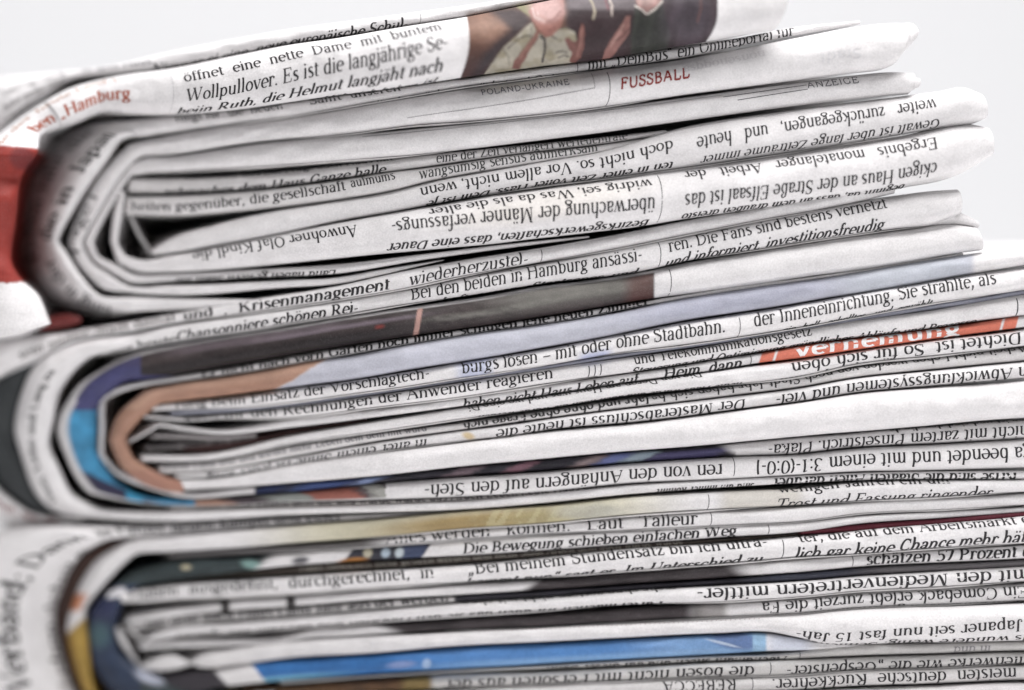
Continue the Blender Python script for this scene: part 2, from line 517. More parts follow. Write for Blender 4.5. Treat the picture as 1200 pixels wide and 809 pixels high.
        for j, sg in ((0, 1), (-1, -1)):
            e = P[:, j:(j + 1) or None]
            r = []
            for bk, tp in ((40, .12), (back, .35)):
                q = e * (1 - tp) + mid * tp
                q = q.copy()
                q[..., 1] = e[..., 1] + bk * 1e-4
                q[..., 0] -= YAW * bk * 1e-4 * leanb
                r.append(q)
            if j == 0:
                parts = [r[1], r[0]] + parts
            else:
                parts = parts + [r[0], r[1]]
        G = np.concatenate(parts, 1)
        nc = G.shape[1]
        IM = np.concatenate([img[:, :1], img[:, :1], img, img[:, -1:], img[:, -1:]], 1)
        col = np.empty((ns, nc, 3))
        col[:] = base
        if paint is not None:
            F = np.concatenate([[-1, -1], np.sin(np.clip(th, -1.57, 1.57)), [1, 1]])
            FF = np.broadcast_to(F[None, :], (ns, nc))
            SS = np.broadcast_to(s[:, None], (ns, nc))
            col = paint(col, IM[..., 0], IM[..., 1], FF, SS)
        V = G.reshape(-1, 3)
        Ccol = col.reshape(-1, 3)
        idx = np.arange(ns * nc).reshape(ns, nc)
        quads = np.stack([idx[:-1, :-1], idx[:-1, 1:], idx[1:, 1:], idx[1:, :-1]], -1).reshape(-1, 4)
        # rounded closed ends: a fan ridge slightly outside the last ring
        extra_v, extra_c, tris = [], [], []
        nv = len(V)
        for r, nb in ((0, 1), (ns - 1, ns - 2)):
            ring = G[r]
            out = (ring[2:-2].mean(0) - G[nb][2:-2].mean(0))
            out = out / (np.linalg.norm(out) + 1e-12)
            wloc = float(w[r, 0])
            c = ring[2:-2].mean(0) + out * min(wloc, 12) * 0.5e-4 * 0.6
            c[1] += 0.0004
            cb = (ring[0] + ring[-1]) / 2
            i0 = nv + len(extra_v)
            extra_v += [c, cb]
            extra_c += [col[r, nc // 2], col[r, nc // 2]]
            for k in range(1, nc - 2):
                a, b_ = idx[r, k], idx[r, k + 1]
                tris.append((a, b_, i0) if r else (b_, a, i0))
            a, b_, c2, d2 = idx[r, 0], idx[r, 1], idx[r, nc - 2], idx[r, nc - 1]
            q1 = [(a, b_, i0), (a, i0, i0 + 1), (i0, c2, d2), (i0, d2, i0 + 1)]
            tris += q1 if r else [t[::-1] for t in q1]
        V = np.concatenate([V, np.array(extra_v)])
        Ccol = np.concatenate([Ccol, np.array(extra_c)])
        npv = len(V)
        ink_v, ink_c = [], []
        for im, dd, cc in self.inks:
            W = to_world(im[..., 0], im[..., 1], dd).reshape(-1, 3)
            ink_v.append(W)
            ink_c.append(np.broadcast_to(cc, W.shape))
        if ink_v:
            IV = np.concatenate(ink_v)
            V = np.concatenate([V, IV])
            Ccol = np.concatenate([Ccol, np.concatenate(ink_c)])
            iq = (npv + np.arange(len(IV))).reshape(-1, 4)
            quads_all = np.concatenate([quads, iq])
        else:
            quads_all = quads
        loc = np.array(parent.location)
        V = V - loc
        me = bpy.data.meshes.new(name)
        nq, ntri = len(quads_all), len(tris)
        me.vertices.add(len(V))
        me.vertices.foreach_set('co', V.astype(np.float32).ravel())
        loops = np.concatenate([quads_all.ravel(), np.array(tris).ravel()]).astype(np.int32)
        me.loops.add(len(loops))
        me.loops.foreach_set('vertex_index', loops)
        me.polygons.add(nq + ntri)
        starts = np.concatenate([np.arange(nq) * 4, nq * 4 + np.arange(ntri) * 3]).astype(np.int32)
        me.polygons.foreach_set('loop_start', starts)
        sm = np.ones(nq + ntri, dtype=bool)
        me.polygons.foreach_set('use_smooth', sm)
        at = me.color_attributes.new('print_colour', 'FLOAT_COLOR', 'POINT')
        at.data.foreach_set('color', np.concatenate([Ccol, np.ones((len(Ccol), 1))], 1).astype(np.float32).ravel())
        me.update(calc_edges=True)
        me.validate()
        me.materials.append(PAPER)
        o = bpy.data.objects.new(name, me)
        sc.collection.objects.link(o)
        o.parent = parent
        if label:
            o['label'] = label
        return o


# ------------------------------------------------------------------ colour printing helpers
def sstep(a, b, x):
    t = np.clip((x - a) / (b - a + 1e-9), 0, 1)
    return t * t * (3 - 2 * t)


def mixc(col, mask, c, k=1.0):
    return col * (1 - mask[..., None] * k) + np.asarray(c) * (mask[..., None] * k)


def span(X, a, b, soft=1.5):
    return sstep(a - soft, a + soft, X) * (1 - sstep(b - soft, b + soft, X))


def ell(X, Y, cx, cy, rx, ry, rot=0.0, soft=.12):
    c, s = math.cos(math.radians(rot)), math.sin(math.radians(rot))
    dx, dy = X - cx, Y - cy
    u = (dx * c + dy * s) / rx
    v = (-dx * s + dy * c) / ry
    return 1 - sstep(1 - soft, 1 + soft, np.sqrt(u * u + v * v))


def lines(X, Y, pts, wid):
    d = np.full(np.broadcast(X, Y).shape, 1e9)
    for (x0, y0), (x1, y1) in zip(pts[:-1], pts[1:]):
        L2 = (x1 - x0) ** 2 + (y1 - y0) ** 2
        t = np.clip(((X - x0) * (x1 - x0) + (Y - y0) * (y1 - y0)) / L2, 0, 1)
        d = np.minimum(d, np.hypot(X - x0 - t * (x1 - x0), Y - y0 - t * (y1 - y0)))
    return 1 - sstep(wid * .5, wid * .5 + .9, d)


def poly(X, Y, pts, soft=1.0):
    ins = np.zeros(np.broadcast(X, Y).shape, bool)
    d = np.full(ins.shape, 1e9)
    q = pts + [pts[0]]
    for (x0, y0), (x1, y1) in zip(q[:-1], q[1:]):
        c = ((y0 > Y) != (y1 > Y)) & (X < (x1 - x0) * (Y - y0) / ((y1 - y0) or 1e-9) + x0)
        ins ^= c
        L2 = (x1 - x0) ** 2 + (y1 - y0) ** 2
        t = np.clip(((X - x0) * (x1 - x0) + (Y - y0) * (y1 - y0)) / L2, 0, 1)
        d = np.minimum(d, np.hypot(X - x0 - t * (x1 - x0), Y - y0 - t * (y1 - y0)))
    sd = np.where(ins, d, -d)
    return sstep(-soft, soft, sd)


def mott(X, Y, sx, sy, seed=0):
    return vnoise(X / sx + seed, Y / sy + seed * 2.3) * .6 + vnoise(X / sx * 2.3 + seed, Y / sy * 2.3) * .4


def thing(name, label, cat, loc, group=None):
    o = bpy.data.objects.new(name, None)
    sc.collection.objects.link(o)
    o.location = loc
    o.empty_display_size = 0.01
    o['label'] = label
    o['category'] = cat
    if group:
        o['group'] = group
    bpy.context.view_layer.update()
    return o


INK = (0.020, 0.018, 0.020)
GREY = (0.22, 0.21, 0.22)
FAINT = (0.50, 0.49, 0.50)
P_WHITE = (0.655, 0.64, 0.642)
P_GREY = (0.59, 0.575, 0.572)
WORDS = ('und die der aus dem mit einer auf nicht von sich werden haben wurde Stadt Jahr sein auch mehr noch '
         'immer wieder gegen ohne Leben heute Haus Zeit Land Frage Arbeit Menschen damals gestern viele').split()
_R = random.Random(11)


def filler(n):
    t = ''
    while len(t) < n:
        t += _R.choice(WORDS) + ' '
    return t[:n].strip()


GRP = 'folded newspapers stacked one on another'
top = thing('folded_newspaper', 'topmost folded newspaper with a red strip and red print at its left bend', 'newspaper',
            (0, D0 + 0.03, CAMZ + 0.003), GRP)
mid = thing('folded_newspaper', 'middle folded newspaper with bright blue and skin brown print inside its left bend', 'newspaper',
            (0, D0 + 0.03, CAMZ - 0.021), GRP)
low = thing('folded_newspaper', 'lowest folded newspaper with a long blue photo strip and plain white left bend', 'newspaper',
            (0, D0 + 0.03, 0.0012), GRP)

NAME = 'folded_sheet'
seedc = [0]


def fl(span, size):
    return filler(int(span / (0.82 * size)))


def S(stations, prot=0, kd=.85, gap=GAP):
    seedc[0] += 1
    st = [(q[0], q[1], q[0], q[2]) if len(q) == 3 else tuple(q) for q in stations]
    if st[0][0] > 1190 and st[0][2] > 1190:          # sheets that leave the picture go on for a while
        a_, b_ = st[0], st[1]
        k = 70 / (a_[0] - b_[0])
        st = [tuple(p + (p - q) * k for p, q in zip(a_, b_))] + st
    if st[-1][0] > 1180 and st[-1][2] > 1180:
        a_, b_ = st[-1], st[-2]
        k = 70 / max(30, a_[0] - b_[0])
        st = st + [tuple(p + (p - q) * k for p, q in zip(a_, b_))]
    stations = st
    return Sheet(stations, prot, kd, seedc[0], gap)


def thin_leaf(a, parent, x0, x1, side=1, thick=1.7, drop=3.0, col=None):
    """a single page edge showing in the crease beside a folded sheet"""
    s0, s1 = a.s_of(x0), a.s_of(x1)
    n = max(6, int(abs(s1 - s0) / 28))
    ss = np.linspace(min(s0, s1), max(s0, s1), n)
    E = a.f(ss)
    T, B = E[:, :2], E[:, 2:]
    H = (T - B) / (np.linalg.norm(T - B, axis=1)[:, None] + 1e-9)
    e = (B if side > 0 else T)
    k = 1.0 if side > 0 else -1.0
    wob = (vnoise(ss / 45 + x0, ss * 0 + 7.7) - .5) * 1.0
    fade = np.clip(np.minimum(np.arange(n), np.arange(n)[::-1]) / 2.5, 0.0, 1.0)
    up = e + H * k * (0.5 + wob * .5)[:, None]
    dn = e + H * k * (0.3 - fade * (0.3 + thick + wob))[:, None]
    if side < 0:
        up, dn = dn, up
    st = [(float(u[0]), float(u[1]), float(d[0]), float(d[1])) for u, d in zip(up, dn)]
    b = Sheet(st, (lambda x, y: a.prot(x, y) + drop), .9, a.seed + 40, .1)
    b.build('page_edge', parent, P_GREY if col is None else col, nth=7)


#SHEETS#
# ================================================================== TOP NEWSPAPER
a = S([(-90, 150, -90, 235), (-40, 112, -40, 188), (0, 91, 153), (40, 86, 122), (80, 82, 95), (130, 76, 87.5), (200, 60, 80), (283, 44, 64),
       (333, 35, 54), (400, 25.5, 43.5), (490, 13, 29), (560, 4, 17.5), (640, -8, 1), (760, -24, -17), (860, -36, -31)], 6, 1.0)
a.text('Nieswar ei eine  neue europäische Schul-', 176, 476, (.95, .93), 10.5, 'bold')
a.text('in dem Haus', 96, 176, (-.1, .0), 7, col=GREY)
for k, ff in enumerate((-.45, -.1, .25, .55)):
    a.text(fl(90, 6), 2, 76, (ff, ff * .8), 6.5, col=(.16, .15, .155))
a.rule(487, 492, [-.6, .95], .8, GREY)
a.build(NAME, top, P_WHITE, nth=20)


def paint_cover(col, X, Y, F, s):
    rough = (mott(X, Y, 9, 9, 2) - .5) * 5
    # red strip that carries on round the bend
    inb = (X < 60) & (Y > 100)
    red = sstep(170, 174, Y + rough * .4 + (X - 20) * -.1) * (1 - sstep(329, 333, Y + rough)) * inb
    c = rgb(152, 54, 46) * (0.8 + .3 * mott(X, Y, 14, 30, 5))[..., None]
    col = col * (1 - red[..., None]) + c * red[..., None]
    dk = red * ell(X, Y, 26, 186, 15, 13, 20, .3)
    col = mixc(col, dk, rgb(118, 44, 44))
    # the news picture
    edge = 547 + 6 * np.sin((Y - 19) / 72 * math.pi) - (Y - 19) * .1
    right = 841 - np.maximum(Y - 15, 0) ** 2 * .012
    P = sstep(edge - .8, edge + .8, X) * (1 - sstep(right - .8, right + .8, X))
    Xw = X + 1.6 * (mott(X, Y, 7, 7, 31) - .5)
    Yw = Y + 1.6 * (mott(X, Y, 7, 7, 37) - .5)
    pic = np.empty(col.shape)
    pic[:] = rgb(140, 98, 78)
    m = mott(X, Y, 16, 12, 4)
    pic = mixc(pic, sstep(20, 84, Yw), rgb(78, 50, 48))
    pic = mixc(pic, ell(Xw, Yw, 578, 30, 26, 14, -10, .8), rgb(176, 134, 112), .8)
    pic = mixc(pic, poly(Xw, Yw, [(572, 12), (600, 6), (616, 12), (626, 26), (590, 58), (560, 92), (548, 100), (570, 60), (596, 34)], 7), rgb(58, 50, 56), .9)
    pic = mixc(pic, span(Yw, -20, 12, 4) * span(X, 552, 605, 12), rgb(96, 76, 62), .7)
    pic = mixc(pic, poly(Xw, Yw, [(604, 8), (624, 4), (628, 22), (622, 20)], 1.5), rgb(150, 146, 108), .9)
    pic = mixc(pic, sstep(655, 668, Xw), rgb(62, 44, 48))
    shirt = poly(Xw, Yw, [(560, 96), (570, 84), (590, 56), (623, 26), (630, 38), (640, 45), (650, 36), (664, 32), (674, 38), (676, 48), (671, 60), (672, 76), (640, 88), (600, 96)], .8)
    pic = mixc(pic, shirt, rgb(186, 178, 160))
    pic = mixc(pic, shirt * sstep(.45, .75, mott(X, Y, 14, 10, 8)), rgb(152, 140, 108), .7)
    for ln, wd, k in (([(595, 57), (604, 49), (611, 44), (620, 41)], 1.0, .8), ([(590, 58), (596, 68), (597, 76)], 1.0, .4), ([(623, 30), (622, 44), (624, 50)], .9, .5),
                      ([(656, 34), (664, 33), (673, 37)], .9, .7), ([(647, 43), (652, 46)], .9, .7), ([(651, 62), (658, 60), (665, 62)], .9, .7), ([(654, 68), (661, 65), (666, 66)], 1.1, .7)):
        pic = mixc(pic, lines(Xw, Yw, ln, wd), rgb(62, 54, 52), k)
    pic = mixc(pic, lines(Xw, Yw, [(634, 43), (639, 47), (638, 60), (636, 73)], 1.7), rgb(46, 36, 44))
    pic = mixc(pic, poly(Xw, Yw, [(619, 14), (628, 3), (645, -6), (660, 0), (662, 16), (657, 32), (648, 42), (639, 44), (632, 34), (625, 26)], .9), rgb(170, 112, 100))
    pic = mixc(pic, ell(Xw, Yw, 641, 9, 20, 15, 10, .45), rgb(214, 172, 166), .95)
    pic = mixc(pic, ell(Xw, Yw, 634, 22, 9, 5, 25, .5), rgb(206, 160, 150), .8)
    pic = mixc(pic, lines(Xw, Yw, [(624, 10), (626, 19), (632, 24)], .8), rgb(236, 208, 202), .9)
    pic = mixc(pic, lines(Xw, Yw, [(630, 14), (631, 20), (637, 25)], .8), rgb(226, 196, 190), .8)
    pic = mixc(pic, lines(Xw, Yw, [(640, 27), (650, 22), (657, 14)], 1.2), rgb(140, 86, 78), .6)
    pic = mixc(pic, lines(Xw, Yw, [(643, 36), (650, 32)], 1.0), rgb(120, 70, 64), .6)
    pic = mixc(pic, poly(Xw, Yw, [(600, 80), (603, 71), (612, 60), (624, 43), (631, 34), (633, 37), (630, 46), (622, 58), (615, 70), (608, 82)], .8), rgb(140, 90, 80))
    pic = mixc(pic, lines(Xw, Yw, [(609, 68), (620, 54), (629, 40)], 1.1), rgb(186, 136, 120), .6)
    pic = mixc(pic, poly(Xw, Yw, [(667, 72), (670, 62), (664, 52), (661, 46), (666, 44), (673, 50), (677, 47), (679, 36), (682, 27), (685, 32), (685, 46), (684, 58), (680, 68), (672, 75)], .8), rgb(134, 84, 76))
    pic = mixc(pic, lines(Xw, Yw, [(676, 66), (680, 54), (682, 34)], 1.2), rgb(180, 128, 116), .7)
    pic = mixc(pic, lines(Xw, Yw, [(667, 48), (673, 56)], 1.0), rgb(150, 98, 88), .6)
    pic = mixc(pic, span(X, 664, 745, 5) * (1 - sstep(8, 14, Yw)), rgb(126, 114, 118), .9)
    pic = mixc(pic, lines(Xw, Yw, [(690, -4), (695, 6), (697, 14), (695, 22)], 1.6), rgb(196, 182, 156), .9)
    pic = mixc(pic, lines(Xw, Yw, [(713, -4), (717, 6), (717, 18)], 1.3), rgb(226, 208, 196), .95)
    pic = mixc(pic, lines(Xw, Yw, [(708, -4), (713, 10)], 2.2), rgb(136, 84, 90), .8)
    pic = mixc(pic, poly(Xw, Yw, [(705, 70), (711, 55), (721, 40), (730, 26), (735, 18), (739, 19), (738, 28), (738, 37), (733, 46), (724, 58), (714, 70)], .8), rgb(158, 108, 100))
    pic = mixc(pic, lines(Xw, Yw, [(737, 34), (728, 44), (722, 48)], .9), rgb(92, 54, 52), .9)
    pic = mixc(pic, lines(Xw, Yw, [(731, 30), (724, 42), (716, 54)], 1.3), rgb(196, 150, 138), .7)
    pic = mixc(pic, lines(Xw, Yw, [(735, 24), (730, 36)], .6), rgb(104, 62, 58), .7)
    pic = mixc(pic, poly(Xw, Yw, [(744, 8), (756, 20), (776, 4), (786, 40), (778, 84), (738, 84), (740, 40)], 2), rgb(54, 58, 52), .9)
    pic = mixc(pic, ell(Xw, Yw, 808, 22, 30, 34, 0, .6), rgb(84, 74, 84), .8)
    pic = mixc(pic, lines(Xw, Yw, [(822, -4), (821, 12), (817, 26)], 1.6), rgb(128, 84, 78), .6)
    pic = mixc(pic, poly(Xw, Yw, [(742, -10), (780, -10), (774, 4), (758, 15), (748, 9)], .9), rgb(166, 122, 116))
    pic = mixc(pic, ell(Xw, Yw, 757, 2, 10, 5, 0, .6), rgb(204, 168, 160), .8)
    pic = mixc(pic, lines(Xw, Yw, [(744, 7), (752, 12), (758, 17), (768, 11), (776, 1)], 1.0), rgb(224, 214, 204))
    fold = vnoise(X / 6 + Y / 30, Y / 60 + 9.0)
    pic = pic * (1 + (sstep(735, 745, X) * (fold - .5) * .7))[..., None]
    pic = pic * (.80 + .4 * m)[..., None]
    pic = pic * (.86 + .28 * mott(X, Y, 2.6, 2.6, 9))[..., None]
    g = pic.mean(-1, keepdims=True)
    pic = (pic * .84 + g * .16) * .82
    return col * (1 - P[..., None]) + pic * P[..., None]


a = S([(-40, 402, 58, 379), (-48, 372, 44, 346), (-58, 340, 25, 328), (-62, 300, 12, 307), (-62, 257, 17, 257), (-60, 225, 22, 213), (-48, 190, 30, 196),
       (-20, 170, 43, 178), (0, 156, 46, 163), (40, 127, 62, 154), (80, 104, 92, 144), (117, 93, 120, 133), (142, 88, 145, 134), (200, 80, 135),
       (283, 64, 128.5), (333, 54, 121), (400, 43.5, 112), (480, 30, 101), (540, 20.5, 92), (640, 1, 78), (720, -13, 67), (800, -22, 54),
       (860, -26, 851, 46), (918, -28, 903, 37)], lambda x, y: 24 + 45 * np.clip((110 - x) / 90, 0, 1.2) + 16 * (vnoise(np.asarray(y) / 26.0, 3.0 + 0 * np.asarray(y)) - .5) * (np.asarray(x) < 60), .8, .5)
a.text('ben „Hamburg', 36, 152, (.30, .18), 11.5, 'bold', col=rgb(170, 84, 58), slant=.15)
a.text(fl(132, 7), 8, 140, (-.52, -.62), 7, col=rgb(190, 150, 130))
a.text(fl(122, 7), 18, 140, (.85, .95), 7, col=FAINT)
a.text('öffnet  eine  nette  Dame  mit  buntem', 215, 518, (-.36, -.72), 12.0)
a.text('Wollpullover. Es ist die langjährige Se-', 217, 524, (.42, -.10), 12.3, 'serif', slant=.06)
a.text('beiin Ruth, die Helmut langjäht nach', 205, 518, (.93, .58), 12.5, 'bold', slant=.18)
a.text('ungen. Höh sich haben ist', 325, 510, (1.2, .97), 12, 'bold', slant=.2)
a.rule(200, 203, [-.7, .9], .8, FAINT)
a.build(NAME, top, P_WHITE, paint_cover, step=1.2, nth=54, label='printed sheet with a news picture of gesturing people')

# red leaf end under the cover
a = S([(46, 372, 388), (60, 370, 387), (80, 367, 384), (93, 370, 380)], 10)
a.build(NAME, top, rgb(104, 38, 36), label='dark red sheet end at the lower left')

# first layer of the inner bend and the strip above FUSSBALL
a = S([(300, 362, 300, 350), (200, 364, 200, 348), (160, 366, 160, 347), (118, 371, 118, 346), (60, 360, 92, 320), (28, 325, 75, 293), (20, 275, 68, 281),
       (24, 225, 97, 227), (48, 180, 122, 192), (90, 152, 141, 165), (122, 144, 158, 160), (160, 140, 161), (200, 135, 156.5), (283, 128.5, 145), (345, 119, 137),
       (400, 112, 127), (480, 101, 113), (560, 89, 100), (640, 78, 90), (713, 68, 80), (800, 54, 69), (860, 45, 57), (933, 31, 43), (1007, 23.5, 29)], lambda x, y: 8 * np.clip((190 - x) / 110, 0, 1), .8)
a.tilt = lambda x, y: 115 * np.clip((150 - x) / 60, 0, 1)
a.text('die in  Japan', (66, 280), (134, 165), (.30, .25), 13, 'bold')
a.text(fl(151, 12), (60, 300), (128, 165), (-.35, -.35), 12, col=INK)
a.text('lung in der', (130, 358), (66, 300), (.0, .1), 11, col=INK)
a.text('ningt für  die  neuen', 205, 332, (-.25, -.3), 10)
a.text('Samt  unseren', 362, 470, (-.3, -.5), 10)
a.text('Die Studie des nächsten nächsten i Out', 385, 651, (1.0, .75), 11.5)
a.text('mit „DeinBus“ ein Onlineportal für', 687, 930, (.75, .62), 11.5)
a.rule(672, 676, [-.9, .9], .9)
a.build(NAME, top, P_WHITE, nth=22)
thin_leaf(a, top, 230, 620)

# FUSSBALL strip
a = S([(520, 306, 520, 304), (440, 325, 440, 317), (400, 333, 400, 324), (330, 338, 330, 328), (200, 346, 200, 334), (150, 343, 150, 334), (120, 338, 122, 318), (92, 311, 106, 306), (80, 284, 96, 286), (98, 238, 116, 248),
       (112, 212, 130, 224), (128, 192, 150, 196), (150, 170, 165, 184), (200, 158, 181.5), (300, 144, 167.5), (400, 128, 158.5), (480, 114, 148), (560, 101, 142), (600, 96, 138),
       (713, 80, 125), (800, 69.5, 112.5), (933, 43.5, 95), (1000, 31, 997, 87), (1050, 26.5, 1034, 81.5), (1063, 27, 1042, 78)], 3, .75)
a.text('FUSSBALL', 726, 808, (.12, .0), 9.0, 'sansbold', col=rgb(140, 44, 38), slant=.3)
a.text('POLAND-UKRAINE', 563, 667, (-.48, -.45), 6.6, 'sans', col=(.05, .05, .08))
a.rule(688, 714, [.95, -.85], .9)
a.rule(470, 688, (.35, -.1), .7, GREY)
a.rule(688, 696, [-.1, -.9], .7, GREY)
a.text('nonsenoqqsa', 800, 898, (.1, -.1), 8, col=(.56, .54, .55), flip=True)
a.text('Stadt', 960, 1010, (-.1, -.1), 8, col=(.60, .59, .60), flip=True)
a.text(fl(72, 12), (94, 300), (118, 232), (-.2, -.2), 12, col=INK)
a.build(NAME, top, P_WHITE, nth=22, label='sheet printed FUSSBALL in red slanted capitals')
thin_leaf(a, top, 330, 760)
thin_leaf(a, top, 220, 690, -1)

a = S([(1020, 31, 1000, 76), (1050, 28, 1040, 70), (1072, 29, 1056, 62), (1076, 35, 1064, 54)], -3, .7)
a.build(NAME, top, P_WHITE)

# ANZEIGE strip
a = S([(690, 279.5, 690, 276), (600, 291, 600, 285), (500, 305, 500, 297), (400, 321, 400, 309), (300, 326, 300, 315), (200, 330.5, 200, 319.5), (150, 331, 155, 319), (126, 318, 135, 309), (108, 305, 116, 300), (97, 285, 110, 285), (114, 250, 122, 258), (128, 226, 137, 232),
       (152, 190, 153, 207), (170, 183, 170, 204), (200, 182, 202.5), (300, 168, 196), (400, 159, 188.5), (500, 149, 181), (600, 138.5, 169), (700, 127, 156.5), (800, 114, 143), (933, 96.5, 125),
       (1000, 88, 117.5), (1048, 84, 1040, 113.5), (1070, 85, 1062, 112)], 0, .8)
a.text('ANZEIGE', 945, 1006, (-.42, -.35), 7.2, 'sans', col=(.08, .08, .09))
a.rule(842, 941, (-.62, -.72), .8)
a.rule(858, 941, (-.2, -.35), .8)
a.rule(420, 842, (-.78, -.8), .7, GREY)
a.text(fl(190, 8.5), (395, 317), (205, 326), (-.1, -.1), 8.5, 'bold')
a.build(NAME, top, P_WHITE, nth=20)
thin_leaf(a, top, 200, 520)

a = S([(1030, 90, 112), (1060, 88, 110), (1078, 92, 1076, 103)], -3, .7)
a.build(NAME, top, P_WHITE)

a = S([(150, 208, 226), (200, 208, 227), (300, 203.5, 222), (400, 193, 209.5), (500, 181, 196), (600, 171, 182), (700, 161, 170), (780, 152, 158)], -6, .9)
a.text('schwaches dem Haus Ganze halle', 190, 450, (.95, .9), 9, 'bold', slant=.1)
a.text('eine der Zeit verlangert wertedentrate', 510, 735, (.5, .5), 9)
a.text(fl(245, 8), 215, 460, (-.8, -.85), 8, 'bold')
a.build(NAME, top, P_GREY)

a = S([(147, 230, 252), (200, 229, 254), (300, 223, 247), (400, 210.5, 234), (460, 201, 224), (500, 196, 214), (600, 182, 196), (700, 170, 180), (790, 157, 160)], -3, .9)
a.text('heiten gegenüber, die gesellschaft', 152, 404, (.5, .05), 10)
a.text('aufmums', 410, 463, (-.1, -.2), 10)
a.text('wangsumsig sensus aufmerksam', 490, 700, (.3, .3), 10, col=(.05, .05, .05))
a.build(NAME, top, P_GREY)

# thin standing leaves inside the bend
a = S([(200, 300, 200, 297), (178, 299, 181, 295), (164, 281, 168, 278), (150, 252, 154, 250), (143, 236, 147, 236)], -18, .6, .1)
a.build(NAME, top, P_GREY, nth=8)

# strip doch nicht so
a = S([(178, 293, 299), (200, 279, 297), (250, 263, 289), (317, 247, 277), (400, 234.5, 259), (460, 224, 249), (500, 214, 241), (600, 195, 224), (633, 189, 218.5), (700, 178, 210.5),
       (800, 149, 197.5), (933, 128, 178), (1050, 113.5, 160), (1100, 107, 152), (1133, 103.5, 1140, 146), (1149, 110, 1154, 140)], 0, .8)
a.text('doch nicht so. Vor allem nicht, wenn', 490, 787, (-.70, -.55), 10.0, flip=True)
a.text('ten in einer Zeit voller Hass. Dem ist je', 500, 790, (.52, .50), 10.0, 'bold', flip=True)
a.text('weiter   zurückgegangen,   und   heute', 815, 1094, (-.42, -.66), 11.5, flip=True)
a.text('Gewalt ist über lange Zeiträume immer', 822, 1102, (.50, .38), 11.5, 'serif', flip=True, slant=-.05)
a.build(NAME, top, P_WHITE, nth=24)
thin_leaf(a, top, 560, 990)

# strip Ergebnis monatelanger (turns up at the left as a thin leaf)
a = S([(1161, 183, 1157, 150), (1133, 200, 1138, 146), (1053, 222, 1050, 161), (933, 240, 933, 179), (800, 258, 800, 198), (700, 273, 700, 211), (600, 284, 600, 225), (500, 294, 500, 242), (400, 303, 400, 260),
       (300, 313, 300, 278), (200, 319, 200, 298), (160, 318, 166, 304), (138, 308, 148, 299), (130, 285, 139, 287), (133, 250, 143, 252), (141, 222, 147, 228)], 2, .75)
a.text('Ergebnis   monatelanger   Arbeit   der', (1097, 187), (800, 228), (.70, .90), 11.5)
a.text('ckigen Haus an der Straße Elfsaal ist das', (1100, 187), (803, 228), (-.18, .04), 12.3)
a.text('beginnt da, dass an dem draußen dreisto', (1060, 190), (800, 228), (-.80, -.72), 11, 'bold')
a.text('widrig sei, Was da als die alter', (762, 232), (500, 265), (.78, .9), 10)
a.text('überwachung der Männer verfassungs-', (768, 232), (457, 272), (.10, .60), 12)
a.text('Bezirksgewerkschaften, dass eine Dauer', (762, 232), (455, 272), (-.72, -.45), 11.5, 'bold')
a.text('Anwohner Olaf Kindl die', (417, 280), (225, 305), (.72, .85), 11.5)
a.rule((783, 230), (776, 231), [.95, -.9], .9)


def paint_t9(col, X, Y, F, s):
    m = ell(X, Y, 640, 240, 110, 16, -10, .6)
    return mixc(col, m, (.72, .66, .58), .35)


a.build(NAME, top, P_WHITE, paint_t9, nth=26)

# ================================================================== MIDDLE NEWSPAPER
a = S([(98, 612, 95, 607), (40, 611, 34, 598), (-5, 607, -8, 566), (-60, 570, -28, 525), (-75, 490, -30, 490), (-45, 425, -10, 452), (0, 400, 8, 438), (50, 391, 51, 419), (93, 386, 84, 401),
       (133, 380, 134, 393), (200, 368, 380), (300, 350, 366), (400, 334, 351), (467, 319, 340), (533, 306, 326), (617, 293, 311), (717, 275.5, 293), (800, 259, 276.5), (883, 244, 260), (1000, 220, 239),
       (1047, 219, 228)], 5, .85)
a.text('wiederherzustel-', 478, 617, (.72, .72), 11.5)
a.text('und  ,  Krisenmanagement', 214, 455, (.55, .7), 10.5, 'bold')
a.text(fl(185, 10), 20, 205, (.35, .4), 10, col=(.08, .07, .07))
a.text(fl(87, 9), (-12, 575), (70, 606), (-.1, .2), 9, 'bold', col=rgb(120, 60, 60))
a.rule(632, 634, [-.8, .9], .9)
a.build(NAME, mid, P_WHITE, nth=20)
thin_leaf(a, mid, 210, 600)
thin_leaf(a, mid, 640, 1010)

# black printed sheet between the two outer layers
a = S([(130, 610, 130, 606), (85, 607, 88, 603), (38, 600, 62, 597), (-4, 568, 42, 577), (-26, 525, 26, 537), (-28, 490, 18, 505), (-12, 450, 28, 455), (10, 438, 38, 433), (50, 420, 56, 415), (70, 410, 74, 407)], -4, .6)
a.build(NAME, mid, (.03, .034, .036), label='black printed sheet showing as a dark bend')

# Bei den beiden in Hamburg
a = S([(1210, 562, 1210, 551), (1000, 564, 1000, 554), (900, 569, 900, 559), (740, 580, 740, 568), (640, 590, 640, 578), (540, 598, 540, 587), (440, 601, 440, 591), (340, 604, 340, 595), (200, 611, 200, 599), (133, 609, 133, 598), (83, 605, 108, 592), (60, 597, 83, 576), (41, 577, 67, 544), (26, 537, 57, 517),
       (18, 505, 62, 492), (28, 455, 72, 455), (39, 432, 88, 433), (58, 415, 108, 418), (87, 402, 133, 414), (150, 391, 160, 410), (200, 380.5, 402.5), (283, 369, 389), (400, 351.5, 370), (480, 338, 357), (550, 323.5, 347), (633, 308.5, 333.5), (760, 284, 317),
       (800, 277, 308), (883, 260.5, 294), (950, 247, 283), (1047, 229, 270), (1090, 224, 265), (1121, 222, 1123, 252)], 3, .8)
a.text('Bei den beiden in Hamburg ansässi-', 480, 752, (.45, .12), 12)
a.text('schaften  von   Staatsoper, und', 500, 748, (1.0, .88), 11.5, 'bold', slant=.15)
